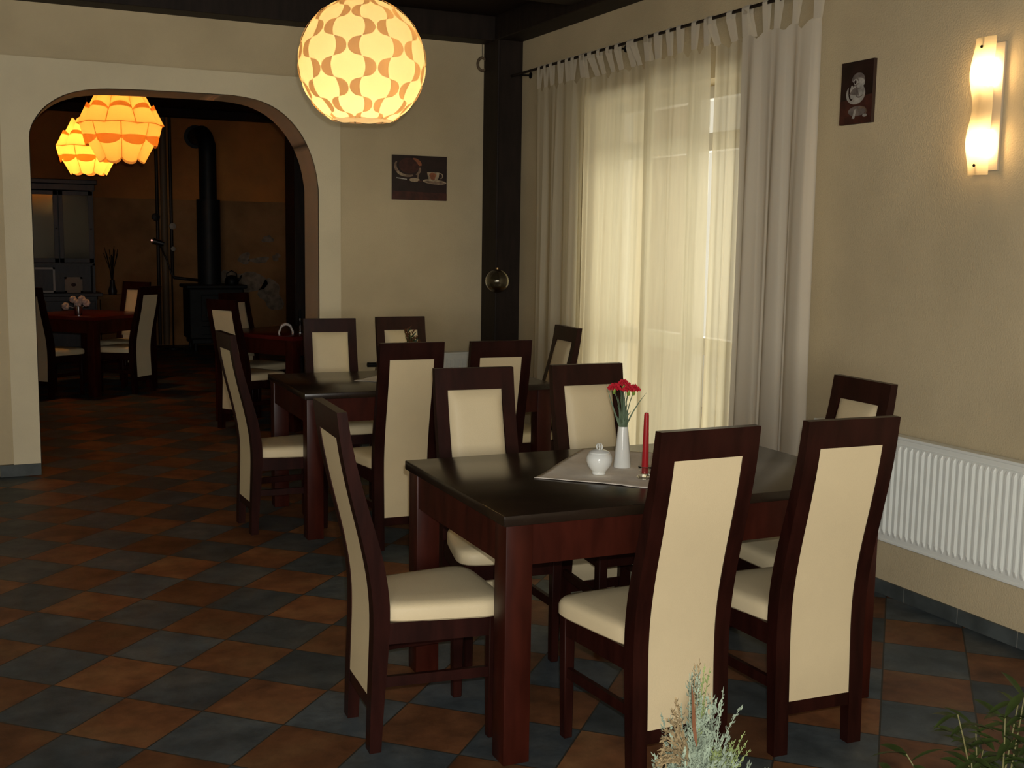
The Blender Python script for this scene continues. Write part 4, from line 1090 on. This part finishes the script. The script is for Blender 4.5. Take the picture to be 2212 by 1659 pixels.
for (a, b, c_) in ((.052, -.01, .375), (.056, -.012, .350), (.062, -.01, .33)): lathe(bm, uvs(.006, m=8), 10, tuple(vr*a + vf*b + Vector((0, 0, c_))))
obj('blossoms', bm, M_white, wp, smooth=True, label='tiny white blossoms')
bm = B(); lathe(bm, [(.0, -.44), (.10, -.44), (.11, -.42), (.14, -.02), (.145, .0), (.13, .0), (.125, -.03), (.0, -.03)], 32); obj('pot', bm, M_pot, wp, smooth='auto')

# ------------------------------------------------------------------ light
def area(name, loc, rot, sx, sy, power, col, spread=None):
    l = bpy.data.lights.new(name, 'AREA'); l.shape = 'RECTANGLE'; l.size = sx; l.size_y = sy; l.energy = power; l.color = col
    if spread: l.spread = spread
    o = bpy.data.objects.new(name, l); o.location = loc; o.rotation_euler = rot; C.objects.link(o); return o
def point(name, loc, power, col, r=.03):
    l = bpy.data.lights.new(name, 'POINT'); l.energy = power; l.color = col; l.shadow_soft_size = r
    o = bpy.data.objects.new(name, l); o.location = loc; C.objects.link(o); return o
area('added_rear_fill', (-1.3, -2.98, 1.6), (D(90), 0, D(-14)), 3.0, 1.5, 165, (1.0, .95, .86))  # unseen area light added behind the camera to lift the walls
area('daylight_french_window', (XR + .62, 5.65, 1.14), (0, D(90), 0), 2.2, 1.7, 38, (1.0, .96, .82))
point('camera_flash', (.03, .02, 1.60), 168, (1.0, .985, .95), .012)
point('globe_bulb', (GX, GY, GZ - .05), 20, (1.0, .72, .38), .04)
point('arch_pendant_bulb', (1.005, 8.80, 2.325), 27, (1.0, .60, .24), .04)
point('far_pendant_bulb', (1.040, 11.80, 2.362), 55, (1.0, .55, .20), .04)

wd = bpy.data.worlds.new('World'); scene.world = wd; wd.use_nodes = True
bg = wd.node_tree.nodes['Background']; bg.inputs['Color'].default_value = (.90, .84, .66, 1); bg.inputs['Strength'].default_value = .95

# ------------------------------------------------------------------ camera
cam = bpy.data.cameras.new('camera'); co = bpy.data.objects.new('camera', cam); C.objects.link(co)
cam.sensor_width = 36; cam.lens = 2453.74/2212*36; cam.clip_start = .05
r = Vector((.90453428, -.42613035, .01518731)); u = Vector((.04003784, .12033942, .9919251)); f = Vector((.42451702, .89662219, -.12591247))
co.matrix_world = Matrix(((r.x, u.x, -f.x, 0), (r.y, u.y, -f.y, 0), (r.z, u.z, -f.z, 1.54484), (0, 0, 0, 1)))
scene.camera = co
vsx = scene.view_settings; vsx.view_transform = 'Standard'; vsx.look = 'None'; vsx.gamma = 1; vsx.use_curve_mapping = False; vsx.exposure = 0
